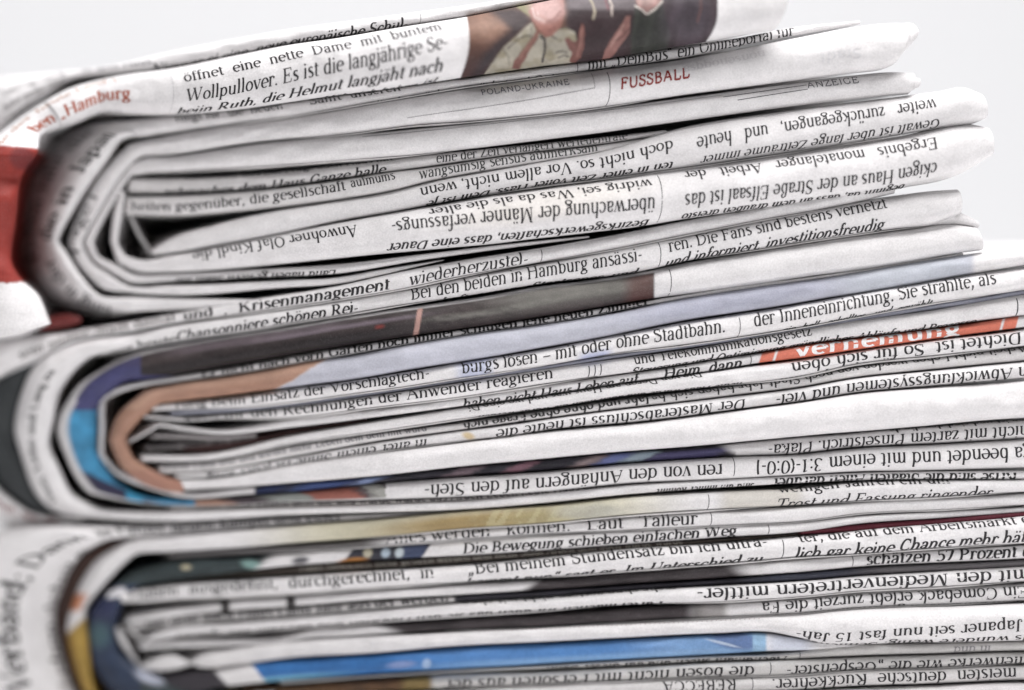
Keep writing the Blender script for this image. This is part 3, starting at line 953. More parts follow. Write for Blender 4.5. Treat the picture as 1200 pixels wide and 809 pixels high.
a.text('ren. Die Fans sind bestens vernetzt', 783, 1040, (-.05, -.35), 12.5)
a.text('und informiert, investitionsfreudig', 778, 1035, (.88, .70), 12.5, 'bold', slant=.22)
a.text('Chansonniere schönen Rei-', 205, 418, (.75, .8), 10.5, 'bold')
a.text(fl(95, 9), 110, 205, (.8, .8), 9, 'bold', col=(.07, .07, .07))
a.rule(767, 773, [.9, -.9], .9)
a.text('Haus  Liebe und Lang zu', (60, 590), (60, 425), (-.45, -.2), 8.5, 'bold', col=(.06, .06, .06))
a.text('Krise sind die Staaten Allen darüber', (1192, 556), (905, 564), (.4, .5), 11, 'bold')
a.text('sind um immer kommt', (885, 564), (770, 572), (-.3, -.3), 10, 'bold')
a.build(NAME, mid, P_WHITE, nth=24)
thin_leaf(a, mid, 240, 520)
thin_leaf(a, mid, 820, 1080)

a = S([(1060, 240, 268), (1100, 244, 266), (1128, 250, 266), (1146, 259, 268)], -6, .8)
a.build(NAME, mid, P_WHITE)

# thin extra leaf low down
a = S([(200, 593, 598), (340, 589.5, 595), (540, 583, 587.5), (740, 568, 572), (940, 558, 560)], -3, .9, .2)
a.text(fl(490, 8), 230, 720, (.2, .2), 8, 'bold')
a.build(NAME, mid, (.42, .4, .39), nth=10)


def paint_strip(col, X, Y, F, s):
    m = mott(X, Y, 30, 8, 3)
    m = .55 * m + .45 * mott(X, Y, 9, 4, 21)
    dark = rgb(62, 54, 54) * (.25 + 1.5 * m)[..., None]
    up = (Y < 470) & (X > 90)
    lead = sstep(-.92, -.72, F)       # a light margin runs along the upper rim
    M = up * (1 - sstep(765, 768, X)) * lead
    col = col * (1 - M[..., None]) + dark * M[..., None]
    col = mixc(col, M * span(X, 585, 770, 50) * sstep(1.0, -.6, F), rgb(136, 134, 128), .65)
    col = mixc(col, M * (1 - sstep(420, 560, X)) * sstep(-.25, .25, F), rgb(30, 24, 26), .85)
    col = mixc(col, M * span(X, 300, 490, 40) * sstep(.25, .0, np.abs(F + .35 + .1 * (m - .5))), rgb(132, 120, 130), .7)  # grey lavender highlight along the fold, painted into the strip
    col = mixc(col, M * span(X, 500, 760, 30) * sstep(.35, .0, np.abs(F - .1 * np.sin(X / 40))) * m, rgb(170, 170, 162), .5)
    col = mixc(col, M * span(X, 735, 768, 10), rgb(96, 62, 58), .7)
    col = mixc(col, M * span(X + F * 3, 487, 493, 1), rgb(190, 150, 140), .9)
    col = mixc(col, M * span(X, 440, 450, 3) * sstep(.2, .0, np.abs(F)), rgb(150, 60, 56), .6)
    col = mixc(col, M * span(X, 200, 400, 30) * sstep(-.1, -.5, F) * .7, rgb(120, 108, 116), .7)  # gloss along the upper side, painted into the colour
    pur = (X < 165) & (Y < 487)
    col = mixc(col, pur * M, rgb(70, 68, 104), .9)
    bend = ((X < 235) & (Y > 440) & (Y < 600)) | ((X < 165) & (Y < 600) & (Y > 430))
    lf = sstep(-.86, -.6, F) * bend
    blue = rgb(64, 140, 182) * (.6 + .75 * mott(X, Y, 9, 14, 6))[..., None]
    navy = rgb(42, 40, 66) * (.7 + .6 * m)[..., None]
    pc = np.where((Y < 481)[..., None], rgb(70, 70, 112) * (.7 + .6 * m)[..., None], blue)
    b2 = sstep(556, 560, Y - (X - 110) * .45)
    pc = pc * (1 - b2[..., None]) + navy * b2[..., None]
    c3 = span(X, 148, 168, 2) * (Y > 560)
    pc = mixc(pc, c3, rgb(58, 150, 190))
    col = col * (1 - lf[..., None]) + pc * lf[..., None]
    lowr = (Y > 560) & (X > 228) & (X < 452) & (F < 2)
    q = lowr * sstep(-.98, -.6, F)
    XX = X + 10 * F + 16 * (mott(X, Y, 12, 4, 51) - .5)
    pc = np.empty(col.shape)
    pc[:] = rgb(70, 60, 66)
    pc = pc * (.5 + m)[..., None]
    pc = mixc(pc, span(XX, 222, 268, 10), rgb(176, 138, 120))
    pc = mixc(pc, span(XX, 312, 366, 14), rgb(140, 144, 140))
    pc = mixc(pc, span(XX, 364, 420, 8), rgb(150, 92, 80))
    pc = mixc(pc, span(XX, 430, 456, 8), rgb(168, 168, 162))
    return col * (1 - q[..., None]) + pc * q[..., None]


a = S([(1210, 549, 1210, 514), (1100, 552, 1100, 520.5), (1000, 554, 1000, 525.5), (940, 557.5, 940, 532), (840, 563, 840, 536), (740, 567, 740, 543), (640, 577, 640, 552), (540, 583, 540, 559), (440, 586, 440, 567), (340, 589, 340, 577),
       (200, 593, 200, 584), (150, 588, 160, 577), (104, 577, 132, 560), (84, 550, 113, 530), (68, 508, 112, 505), (70, 488, 115, 474), (95, 449, 135, 455), (133, 425, 150, 447), (165, 412, 175, 444), (200, 404.5, 441), (267, 393, 429),
       (333, 383, 418), (400, 371.5, 407), (500, 357, 391.5), (567, 347, 382), (633, 335, 372), (700, 327, 361), (767, 316, 350), (800, 309, 346), (883, 295, 334.5), (950, 284, 325), (1047, 271, 311), (1117, 262.5, 1117, 299), (1142, 266, 1150, 294)], 0, .75)
a.text('ren von den Anhängern auf den Steh-', (847, 549), (497, 573), (.40, .42), 12)
a.text('ga beendet und mit einem 3:1-(0:0-)', (1208, 531), (885, 548), (.48, .45), 12.2)
a.text(fl(310, 11), (1190, 531), (880, 548), (-1.12, -1.12), 11, 'bold')
a.text(fl(350, 11), (850, 549), (500, 573), (-1.0, -1.1), 11, 'bold')
a.rule((867, 548), (861, 548), [.95, -.7], .9)
a.rule(782, 786, [-.85, .95], .9)
a.build(NAME, mid, P_WHITE, paint_strip, step=1.6, nth=26, label='sheet with a dark photo strip above and bright blue print in the bend')


def paint_d(col, X, Y, F, s):
    lowr = (Y > 510) & (X > 298) & (X < 862)
    q = lowr.astype(float) * sstep(297, 300, X) * (1 - sstep(845, 866, X + F * 10))
    m = mott(X, Y, 20, 6, 7)
    XX = X - 12 * F + 14 * (mott(X, Y, 10, 4, 61) - .5)
    pc = rgb(44, 42, 50) * (.5 + 1. * m)[..., None]
    pc = mixc(pc, span(XX, 345, 410, 17), rgb(70, 88, 140), .9)
    pc = mixc(pc, span(XX, 418, 442, 10), rgb(140, 156, 196), .9)
    pc = mixc(pc, span(XX, 299, 330, 10), rgb(38, 50, 90), .9)
    pc = mixc(pc, span(XX, 529, 560, 9), rgb(130, 112, 120), .8)
    pc = mixc(pc, span(XX, 600, 622, 8), rgb(140, 100, 112), .8)
    pc = mixc(pc, span(XX, 680, 700, 13), rgb(170, 150, 150), .7)
    pc = mixc(pc, span(XX, 705, 735, 11), rgb(112, 122, 172), .9)
    pc = mixc(pc, span(XX, 735, 763, 11), rgb(150, 166, 178), .9)
    pc = mixc(pc, span(XX, 765, 850, 9) * sstep(.8, .2, F), rgb(74, 70, 106), .9)
    return col * (1 - q[..., None]) + pc * q[..., None]


# narrow strip whose lower leg carries a coloured photo
a = S([(1210, 514, 1210, 491), (1100, 520, 1100, 499), (1000, 525, 1000, 507.5), (940, 531.5, 940, 512.5), (840, 536, 840, 521), (740, 542.5, 740, 530), (640, 551.5, 640, 538.5), (540, 558.5, 540, 548), (440, 567, 440, 559), (340, 577, 340, 567), (290, 580, 290, 571),
       (213, 584, 213, 576), (180, 575, 183, 567), (133, 555, 138, 548), (115, 535, 122, 533), (115, 500, 123, 500), (115, 468, 124, 470), (133, 456, 138, 462), (165, 447, 165, 454), (200, 441.5, 449), (300, 424.5, 435), (400, 407.5, 418.5), (500, 392, 401), (567, 382.5, 390),
       (667, 367, 376), (767, 351, 357), (860, 336, 342), (980, 320, 325), (1128, 296, 300)], -2, .8)
a.text('Er nicht nach vorn Garten noch immer schlugen jene neuen Zimmer', 235, 760, (.55, .6), 8.5, 'bold')
a.text('nicht mit zartem Pinselstrich. Plaka-', (1205, 503), (900, 523), (.35, .35), 11)
a.text('ng ist und sind den die da', (1200, 503), (1040, 515), (1.05, 1.05), 10, 'bold')
a.text(fl(82, 4), (200, 580), (125, 545), (.3, .3), 4, 'bold', col=GREY)
a.build(NAME, mid, P_WHITE, paint_d, step=2, nth=16)


def paint_skin(col, X, Y, F, s):
    diag = 352 - F * 30 + 6 * (mott(X, Y, 8, 8, 1) - .5)
    sk = (1 - sstep(diag - 6, diag + 6, X))
    c = rgb(176, 136, 116) * (.8 + .35 * mott(X, Y, 26, 12, 12))[..., None]
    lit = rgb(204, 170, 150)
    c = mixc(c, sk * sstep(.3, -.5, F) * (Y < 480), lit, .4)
    c = mixc(c, (Y > 552) * 1.0, rgb(168, 122, 106), .7)
    g = rgb(194, 195, 206) * (.9 + .2 * mott(X, Y, 50, 10, 8))[..., None]
    gm = (1 - sstep(1135, 1145, X)) * sstep(diag - 6, diag + 6, X)
    col = col * (1 - gm[..., None]) + g * gm[..., None]
    col = mixc(col, gm * ell(X, Y, 860, 350, 130, 16, -9, .5), rgb(166, 168, 186), .6)
    col = mixc(col, gm * span(X, 990, 1135, 30), rgb(200, 206, 214), .6)
    return col * (1 - sk[..., None]) + c * sk[..., None]


a = S([(214, 578, 208, 562), (190, 575, 192, 557), (167, 567, 175, 548), (140, 545, 156, 535), (128, 515, 148, 512), (136, 490, 164, 492), (152, 472, 180, 478), (170, 458, 186, 474), (200, 450, 471.5), (250, 442.5, 465.5), (300, 435, 459.5), (367, 422.5, 451.5), (400, 418.5, 447.5), (480, 404, 434),
       (567, 389, 420.5), (633, 380, 409), (700, 370, 397.5), (800, 350, 377), (883, 337, 364.5), (967, 326, 350.5), (1047, 312, 338), (1133, 298, 322.5), (1210, 287, 310)], 2, .8)
a.build(NAME, mid, P_WHITE, paint_skin, step=1.6, nth=24, label='skin brown printed bend turning into a grey blue strip')


def paint_f(col, X, Y, F, s):
    col = mixc(col, span(X, 537, 575, 10), rgb(180, 188, 218), .7)
    return mixc(col, span(X, 680, 715, 8) * sstep(-.2, .8, F), rgb(170, 180, 220), .7)


a = S([(178, 475, 482), (200, 472.5, 481), (300, 461, 476), (340, 455.5, 472), (400, 448, 464), (480, 435, 453), (540, 425, 443.5), (633, 409.5, 430), (740, 389, 412.5), (800, 377.5, 405), (850, 370, 398), (940, 355.5, 384), (1000, 345, 373), (1083, 331, 357.5), (1150, 319.5, 348),
       (1210, 311, 339)], 4, .85)
a.text('rung Beim Einsatz der Vorschlagtech-', 205, 503, (.45, .25), 10.5)
a.text('burgs lösen – mit oder ohne Stadtbahn.', 540, 849, (.45, .33), 12)
a.text('der Inneneinrichtung. Sie strahlte, als', 882, 1167, (.25, .05), 12.6)
a.text('ein  hell   erhelltes   und  gewählt', 915, 1090, (1.18, 1.1), 12, 'bold')
a.rule(862, 867, [.95, -.7], .9)
a.build(NAME, mid, P_WHITE, paint_f, nth=22)
thin_leaf(a, mid, 205, 640)
thin_leaf(a, mid, 700, 1160)

a = S([(200, 482, 487), (340, 472.5, 477), (440, 458.5, 463), (540, 444, 448), (740, 413, 417.5), (840, 399, 403), (940, 384.5, 388), (1040, 366, 371.5), (1100, 356, 362), (1160, 346, 353), (1215, 336, 343)], -1, .9, .15)
a.build(NAME, mid, rgb(166, 168, 182), nth=10, label='thin grey blue sheet edge')

a = S([(168, 485, 490), (212, 488.5, 494), (270, 484.5, 491.5), (340, 477, 490), (440, 463.5, 478), (540, 448.5, 466), (643, 431.5, 450), (740, 418, 437), (840, 403.5, 421), (900, 392, 411.5), (950, 384, 403.5), (1000, 376, 397), (1100, 362, 384), (1150, 353, 376), (1210, 343, 369)], 2, .85)
a.text('auch Ihr den Rechnungen der Anwender reagieren', 215, 648, (.45, .25), 10.5)
a.text('und Telekommunikationsgesetz', 742, 951, (.0, -.05), 10.5)
a.text('Steuerung und Optimierung gründlicher Abläufe und Prozesse', 738, 1142, (.97, .97), 10, 'bold', slant=.25)
for q in (690, 697, 704):
    a.rule(q - 3, q, [.8, -.6], 1.2)
a.rule(1188, 1192, [.9, -.75], 1.3)
a.build(NAME, mid, P_WHITE, nth=20)
thin_leaf(a, mid, 250, 700)


def paint_red(col, X, Y, F, s):
    m = span(X + F * 2, 891, 1192, 1) * (1 - span(X + F * 2, 907, 910, .7)) * (1 - span(X + F * 2, 1173, 1176, .8))
    return mixc(col, m, rgb(222, 126, 104) * 1.0)


a = S([(150, 515, 521), (168, 505, 511), (186, 495.5, 501), (215, 499, 505), (250, 503, 509), (340, 490.5, 502), (440, 479.5, 490), (540, 466.5, 477), (640, 450.5, 463), (740, 437.5, 448), (840, 421.5, 434), (900, 412, 425), (940, 405, 420.5), (1000, 397.5, 411.5), (1100, 384.5, 397.5), (1192, 370.5, 385), (1215, 367, 382)], 0, .85)
a.text(fl(205, 9), 540, 745, (1.0, 1.0), 9, 'bold', slant=.2)
a.text('Heim, dann', 776, 868, (.95, .95), 9.5, 'bold', slant=.2)
a.text('vernemung', 930, 1126, (.62, .62), 13.0, 'sansbold', col=(.76, .74, .74), off=.35)
a.rule(877, 879, [.9, -.9], 1)
a.build(NAME, mid, P_WHITE, paint_red, step=1, nth=16, label='sheet with an orange red printed bar and white letters')

a = S([(165, 533, 541), (240, 532, 540), (340, 511, 520.5), (440, 494, 506), (540, 478, 492), (640, 463.5, 479), (740, 448.5, 464), (840, 434, 453), (940, 421, 441), (1000, 412, 428), (1100, 398, 417), (1200, 385.5, 406), (1215, 383, 404)], 1, .85)
a.text('Die von Deren am Haus was und wo eine Di', 545, 820, (-1.1, -1.1), 8.5, flip=True)
a.text('Dichtet ist  So für sich oben', 925, 1195, (-.75, -.72), 11, flip=True)
a.text('setzt    diese    Strom Sonderaus sprechen', 915, 1205, (.62, .62), 9.5, 'bold', flip=True, slant=.3)
a.text(fl(310, 8), 560, 870, (.8, .8), 8, 'bold', flip=True)
a.build(NAME, mid, P_WHITE, nth=18)
thin_leaf(a, mid, 230, 600)
thin_leaf(a, mid, 840, 1180, 1, 2.2)

# grey crumpled leaves packed into the fold
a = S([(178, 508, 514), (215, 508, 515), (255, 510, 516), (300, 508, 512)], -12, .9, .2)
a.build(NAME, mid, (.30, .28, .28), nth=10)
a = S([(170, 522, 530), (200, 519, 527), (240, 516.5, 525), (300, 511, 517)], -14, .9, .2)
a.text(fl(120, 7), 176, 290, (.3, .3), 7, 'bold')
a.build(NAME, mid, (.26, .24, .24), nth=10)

# filler leaf in the dark gap, the gap's shade put into its reddish colour
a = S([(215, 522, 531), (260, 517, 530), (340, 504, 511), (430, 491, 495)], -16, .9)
a.build(NAME, mid, rgb(74, 48, 46), nth=12, label='filler sheet deep in the fold, coloured dark reddish for the shade there')

a = S([(186, 545, 556), (240, 541, 553), (340, 523, 536), (440, 508, 518), (540, 496, 504.5), (640, 481.5, 490.5), (740, 467.5, 478), (840, 454.5, 466), (940, 442, 454), (1000, 431, 443.5), (1100, 418.5, 433), (1215, 405, 422)], -1, .8)
a.text(fl(310, 7), 190, 500, (.1, .0), 7, 'bold', col=(.2, .19, .2))
a.text(fl(220, 9), 540, 760, (-1.0, -1.1), 9, 'bold', flip=True)
a.text(fl(440, 9), 760, 1200, (-1.25, -1.2), 9, flip=True)
a.build(NAME, mid, P_GREY, nth=16)

a = S([(205, 556, 561), (240, 553, 560), (340, 536, 545), (440, 518.5, 530), (540, 505, 518), (590, 498.5, 512.5), (640, 491, 504.5), (740, 478.5, 496), (840, 466.5, 483), (940, 454.5, 470.5), (1000, 444, 461.5), (1100, 433.5, 452.5), (1215, 422.5, 443)], 1, .85)
a.text('Der Masterabschluss ist heute die', 580, 873, (-.42, -.42), 10.2, flip=True)
a.text('n Abwicklungssystemen und viel-', 908, 1203, (-.42, -.42), 11.3, flip=True)
a.text('in alter einem Sinne ist jeder klug', 240, 500, (-.2, -.3), 9.5, flip=True)


def paint_spot(col, X, Y, F, s):
    return mixc(col, ell(X, Y, 549, 511, 7, 4, 20, .5), rgb(214, 186, 130), .8)


a.build(NAME, mid, P_WHITE, paint_spot, nth=16)
thin_leaf(a, mid, 250, 560)

a = S([(210, 562, 575), (240, 561, 573.5), (340, 545.5, 566.5), (440, 531, 558.5), (540, 518.5, 547.5), (640, 505.5, 538), (740, 496.5, 529.5), (840, 483.5, 521), (940, 471, 512), (1000, 462, 507), (1100, 453, 498.5), (1160, 449, 493.5), (1215, 444, 490)], 5, .7)
a.build(NAME, mid, P_WHITE, nth=22, label='broad unprinted white sheet')

# ================================================================== BOTTOM NEWSPAPER
a = S([(1210, 905, 1210, 880), (600, 905, 600, 880), (200, 905, 200, 878), (60, 900, 140, 862), (-40, 860, 100, 830), (-85, 800, 84, 800), (-95, 740, 67, 745), (-90, 690, 64, 712), (-60, 648, 78, 676), (0, 622, 96, 650), (60, 616, 115, 637), (110, 616, 132, 632), (150, 615, 155, 630),
       (200, 613, 628), (340, 607, 615.5), (440, 602, 608), (520, 598, 600)], lambda x, y: 14 - 26 * np.clip((x - 90) / 120, 0, 1), .8)
a.text('Verband; Dann', (8, 815), (96, 628), (.27, .30), 10.5, 'bold', col=(.025, .025, .025))
a.text(fl(158, 13), (20, 800), (70, 650), (.93, .93), 13, col=INK)
a.text('ihr Panzer neuen kämpft und einer', 110, 400, (.3, .3), 11, 'bold')
a.build(NAME, low, P_WHITE, nth=30, label='white outer sheet with letters running down the bend')

a = S([(140, 860, 146, 850), (100, 830, 112, 826), (84, 800, 98, 806), (67, 745, 82, 750), (64, 712, 84, 712), (77, 675, 96, 680), (95, 650, 112, 658), (118, 637, 130, 644), (160, 630, 160, 634)], -8, .7)
a.build(NAME, low, rgb(58, 36, 28), label='dark brown sheet in the bend')  # dark brown layer between the outer sheet and the yellow bend


def paint_c(col, X, Y, F, s):
    col = mixc(col, span(X, 330, 760, 70) * (Y < 700), rgb(198, 192, 160), .8)
    col = mixc(col, ell(X, Y, 560, 612, 110, 12, -5, .6) * (X > 300), rgb(150, 124, 70), .85)
    col = mixc(col, ell(X, Y, 640, 604, 60, 9, -5, .7), rgb(168, 160, 120), .6)
    st = (vnoise(X / 7 + Y / 12, Y / 30) > .55) * span(X, 560, 700, 20)
    col = mixc(col, st * 1.0, rgb(196, 188, 150), .5)
    col = mixc(col, ell(X, Y, 690, 600, 40, 10, 0, .5), rgb(186, 186, 180), .6)
    col = mixc(col, span(X, 846, 940, 10) * (Y < 640), rgb(206, 200, 186), .6)
    b = (X < 125) & (Y > 690)
    yel = b * sstep(728, 736, Y + (X - 90) * .9)
    c = rgb(176, 144, 70) * (.8 + .4 * mott(X, Y, 14, 12, 3))[..., None]
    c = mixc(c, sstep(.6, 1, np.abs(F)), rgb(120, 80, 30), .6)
    col = col * (1 - yel[..., None]) + c * yel[..., None]
    col = mixc(col, b * (1 - yel) * span(Y, 696, 716, 3) * sstep(.4, -.4, F), rgb(196, 116, 62), .9)
    return col


a = S([(150, 858, 160, 845), (118, 835, 132, 828), (95, 806, 112, 808), (82, 765, 106, 768), (78, 738, 103, 738), (85, 705, 101, 714), (100, 673, 118, 690), (120, 650, 142, 664), (150, 634, 160, 650), (200, 628, 647), (270, 622, 643), (340, 616, 637.5), (440, 608, 630), (540, 598.5, 620), (640, 592, 613.5),
       (740, 581.5, 604), (840, 575.5, 598), (940, 571.5, 592.5), (1000, 565, 588), (1100, 562.5, 583), (1210, 561.5, 576.5)], 3, .75)
a.text('wenigen Jahren ein um', 912, 1114, (-.55, -.55), 11.5)
a.text('Trost und Fassung ringender', 908, 1162, (.82, .80), 11.5, slant=.45)
a.rule(820, 830, [.95, -.7], .9)
a.build(NAME, low, P_WHITE, paint_c, step=2, nth=20, label='sheet with a yellow printed bend and yellow green upper strip')
thin_leaf(a, low, 420, 900)
thin_leaf(a, low, 950, 1190)

a = S([(200, 648, 655), (340, 639, 647), (440, 631, 640), (540, 621, 633), (640, 614, 626.5), (740, 605, 621.5), (840, 598.5, 617), (940, 593, 611.5), (1000, 588.5, 603), (1100, 583.5, 598), (1210, 577.5, 592)], 0, .85)
a.text('Alles werden   können.   Laut   Talleur', 450, 816, (.68, .62), 11.5)
a.rule(828, 833, [.95, -.9], .9)


def paint_e(col, X, Y, F, s):
    return mixc(col, 1 - sstep(420, 470, X), rgb(70, 66, 66), .9)


a.build(NAME, low, P_WHITE, paint_e, nth=14)
thin_leaf(a, low, 640, 1190, 1, 1.4)
thin_leaf(a, low, 300, 700, 1, 1.8)


def paint_dd(col, X, Y, F, s):
    m = mott(X, Y, 18, 8, 3)
    left = 1 - sstep(300, 318, X + F * 10)
    c = rgb(50, 60, 62) * (.5 + m)[..., None]
    c = mixc(c, ell(X, Y, 295, 662, 12, 5, 10, .5), rgb(140, 176, 170), .8)
    c = mixc(c, ell(X, Y, 218, 665, 6, 3, 0, .5), rgb(200, 190, 160), .8)
    bend = (X < 165) & (Y > 685)
    cb = rgb(44, 56, 78) * (.6 + .9 * m)[..., None]
    cb = mixc(cb, ell(X, Y, 118, 715, 20, 14, 0, .5), rgb(46, 50, 82), .8)
    cb = mixc(cb, ell(X, Y, 116, 745, 12, 14, 0, .6), rgb(86, 120, 122), .5)
    cb = mixc(cb, ell(X, Y, 136, 695, 12, 5, -20, .2), rgb(226, 224, 228))
    c = np.where(bend[..., None], cb, c)
    c = mixc(c, ell(X, Y, 176, 793, 17, 8, 20, .5), rgb(186, 190, 206), .85)
    col = col * (1 - left[..., None]) + c * left[..., None]
    up = Y < 700
    d = up * span(X + F * 6, 408, 500, 2)
    c2 = np.empty(col.shape)
    c2[:] = rgb(52, 52, 62)
    c2 = mixc(c2, span(X, 470, 500, 6), rgb(66, 76, 104))
    for q, cc in ((431, rgb(186, 180, 160)), (452, rgb(180, 196, 210)), (468, rgb(196, 206, 212))):
        c2 = mixc(c2, ell(X, Y, q, 648, 5, 6, 20, .4), cc)
    col = col * (1 - d[..., None]) + c2 * d[..., None]
    col = mixc(col, up * ell(X, Y, 412, 658, 18, 4, -8, .4), rgb(170, 116, 60))
    col = mixc(col, up * ell(X, Y, 352, 657, 10, 4, -8, .5), rgb(50, 50, 60), .9)
    return col


a = S([(330, 822, 330, 806), (240, 826, 240, 806), (180, 822, 196, 795), (130, 810, 165, 783), (110, 780, 141, 765), (103, 745, 134, 742), (106, 716, 141, 715), (128, 690, 148, 700), (150, 672, 162, 688), (200, 657, 681), (270, 653, 672), (340, 648, 663.5), (440, 640.5, 657), (540, 633.5, 651.5), (640, 627, 645.5),
       (740, 622, 638), (840, 617.5, 631), (940, 612, 624), (1000, 605, 615), (1100, 599.5, 608), (1210, 593.5, 600)], 0, .8)
a.text('Die Bewegung schieben einfachen Weg', 540, 862, (.72, .72), 9.5, 'bold', slant=.3)
a.text(fl(340, 8), 545, 885, (-1.05, -1.05), 8, 'bold')
a.rule(896, 900, [.9, -.9], 1)
a.build(NAME, low, P_WHITE, paint_dd, step=1.6, nth=20, label='sheet with dark teal and navy print at its left')

a = S([(160, 690, 697), (200, 681, 685), (340, 664.5, 674), (440, 658, 668), (540, 652, 661), (640, 646, 652.5), (740, 638.5, 644), (840, 631.5, 637), (940, 624.5, 629)], -6, .8)
a.text(fl(450, 7), 350, 800, (.2, .2), 7, 'bold', col=(.3, .28, .25))
a.build(NAME, low, rgb(74, 66, 60), nth=10)

# maroon bar sheet
a = S([(938, 622, 627), (1000, 615, 623), (1100, 608, 615), (1190, 600.5, 607), (1215, 599, 604)], -1, .8, .15)
a.build(NAME, low, rgb(104, 38, 52), nth=10, label='maroon printed sheet edge')

a = S([(138, 692, 706), (170, 689, 706), (200, 684.5, 703), (270, 680, 699.5), (340, 675.5, 695.5), (440, 668.5, 689), (540, 662, 683), (640, 652.5, 677), (740, 642.5, 669), (840, 636.5, 662), (890, 632.5, 658), (940, 628, 653.5), (1000, 622, 650), (1100, 613.5, 643), (1210, 603.5, 637)], 3, .8)
a.text('Haben  ausgedehnt,  durchgerechnet,  in', 150, 508, (.42, .20), 11.3)
a.text('„Bei meinem Stundensatz bin ich ultra-', 547, 899, (.12, -.35), 12.2)
a.text('kommt nun“ sagt er. Im Unterschied zu', 545, 894, (.92, .68), 11.5, 'bold', slant=.28)
a.text('ter, die auf dem Arbeitsmarkt e', 936, 1207, (-.40, -.45), 11.8)
a.text('lich gar keine Chance mehr hätt', 930, 1208, (.82, .62), 12.2, 'bold', slant=.25)
a.rule(911, 918, [.95, -.8], 1.0)
a.build(NAME, low, P_WHITE, nth=22)
thin_leaf(a, low, 180, 560)
thin_leaf(a, low, 620, 1190, 1, 1.5)


def paint_h(col, X, Y, F, s):
    m = mott(X, Y, 26, 6, 13)
    d = sstep(612, 632, X + F * 8) * (1 - sstep(850, 885, X - F * 8))
    c = rgb(62, 56, 58) * (.5 + m)[..., None]
    col = col * (1 - d[..., None]) + c * d[..., None]
    for q in (264, 341):
        col = mixc(col, span(X, q - 5, q + 5, 2), rgb(52, 48, 48))
    return col


a = S([(150, 722, 732), (180, 716, 727), (230, 709, 720), (270, 704, 716), (340, 699, 711), (440, 691.5, 703), (540, 685, 697.5), (640, 679, 691.5), (740, 670.5, 684), (840, 663, 678), (940, 655, 671), (1000, 650.5, 665), (1100, 644, 660), (1210, 638, 654.5)], 1, .8)
a.text('schätzen 57 Prozent d', 1013, 1207, (.75, .70), 11, 'bold', slant=.35)
a.rule(996, 999, [.8, -.9], .9)
a.build(NAME, low, P_WHITE, paint_h, step=2, nth=16, label='sheet going from white to black print and back')


def paint_i(col, X, Y, F, s):
    m = mott(X, Y, 22, 6, 23)
    d = sstep(531, 534, X)
    c = rgb(58, 56, 64) * (.5 + m)[..., None]
    c = mixc(c, span(X, 880, 1000, 30), rgb(84, 88, 104), .6)
    c = mixc(c, sstep(980, 1060, X), rgb(128, 124, 126), .8)
    return col * (1 - d[..., None]) + c * d[..., None]


a = S([(150, 733, 738), (200, 723, 734), (270, 718, 727), (340, 712, 723), (440, 704.5, 714.5), (540, 698.5, 706), (640, 692, 699.5), (740, 685, 692), (840, 679, 686), (940, 671.5, 680.5), (1000, 666, 675), (1100, 661, 670), (1210, 655, 664)], -2, .8)
a.text(fl(355, 10), 170, 525, (.55, .5), 10, 'bold')
a.build(NAME, low, P_GREY, paint_i, step=2, nth=12)

a = S([(172, 745, 752), (200, 735.5, 748), (270, 730, 742), (340, 724, 736.5), (440, 715.5, 729.5), (540, 706.5, 722), (640, 700, 716), (740, 692, 709), (840, 686.5, 706), (940, 681, 699.5), (1000, 675.5, 693.5), (1100, 669.5, 688.5), (1210, 663, 681.5)], 3, .85)
a.text('Partei machen wir auch das sie den Haushalt und das zum alle sparen', 205, 777, (.55, .72), 9.5, 'bold', flip=True, slant=-.1)
a.text('mit den Medienvertretern mittler-', 814, 1206, (-.70, -.62), 12, flip=True)
a.text(fl(250, 9), 540, 790, (-1.35, -1.35), 9, flip=True)
a.build(NAME, low, P_WHITE, nth=18)
thin_leaf(a, low, 200, 700)
thin_leaf(a, low, 760, 1190)


def paint_k(col, X, Y, F, s):
    m = mott(X, Y, 26, 6, 33)
    d = sstep(440, 470, X - F * 14) * (1 - sstep(800, 832, X))
    c = rgb(60, 54, 56) * (.5 + m)[..., None]
    g = span(X, 812, 851, 6)
    col = mixc(col, g, rgb(148, 144, 142), .9)
    return col * (1 - d[..., None]) + c * d[..., None]


a = S([(165, 752, 762), (200, 750, 760), (270, 748, 758), (335, 745, 754), (360, 738, 749), (400, 734, 747), (460, 731, 743), (540, 725, 739.5), (640, 719, 735), (740, 712, 729), (840, 707, 724), (940, 701, 719), (1000, 695, 713), (1100, 689.5, 709), (1210, 683, 705)], 0, .8)
a.text('Ein Comeback erlebt zurzeit die Fa', 890, 1203, (-.80, -.72), 11.3, flip=True)
a.text(fl(295, 9), 905, 1200, (.93, .93), 9, 'bold', flip=True)
a.build(NAME, low, P_WHITE, paint_k, step=2, nth=18, label='sheet with a black printed stretch and a grey patch')
thin_leaf(a, low, 520, 1190, 1, 2.0)

a = S([(222, 776, 778), (236, 767, 783), (267, 761, 781), (340, 751, 771), (440, 745, 766), (540, 740, 757.5), (640, 735, 752.5), (740, 730, 747.5), (840, 725.5, 743), (900, 722, 741.5), (935, 720, 748), (965, 717, 755), (1000, 714, 756), (1060, 711, 754), (1120, 710, 753.5), (1210, 706, 751)], 5, .72)
a.text('Japaner seit nun fast 15 Jah-', 932, 1198, (.38, -.12), 9.5, flip=True, slant=-.1)
a.text('ls wundere wenig. Schlienen', 936, 1204, (.95, .58), 9.5, flip=True, slant=-.2)
a.text('. ' * 60, 560, 893, (-.8, -.72), 5, col=(.2, .1, .12))
a.build(NAME, low, P_WHITE, nth=22)


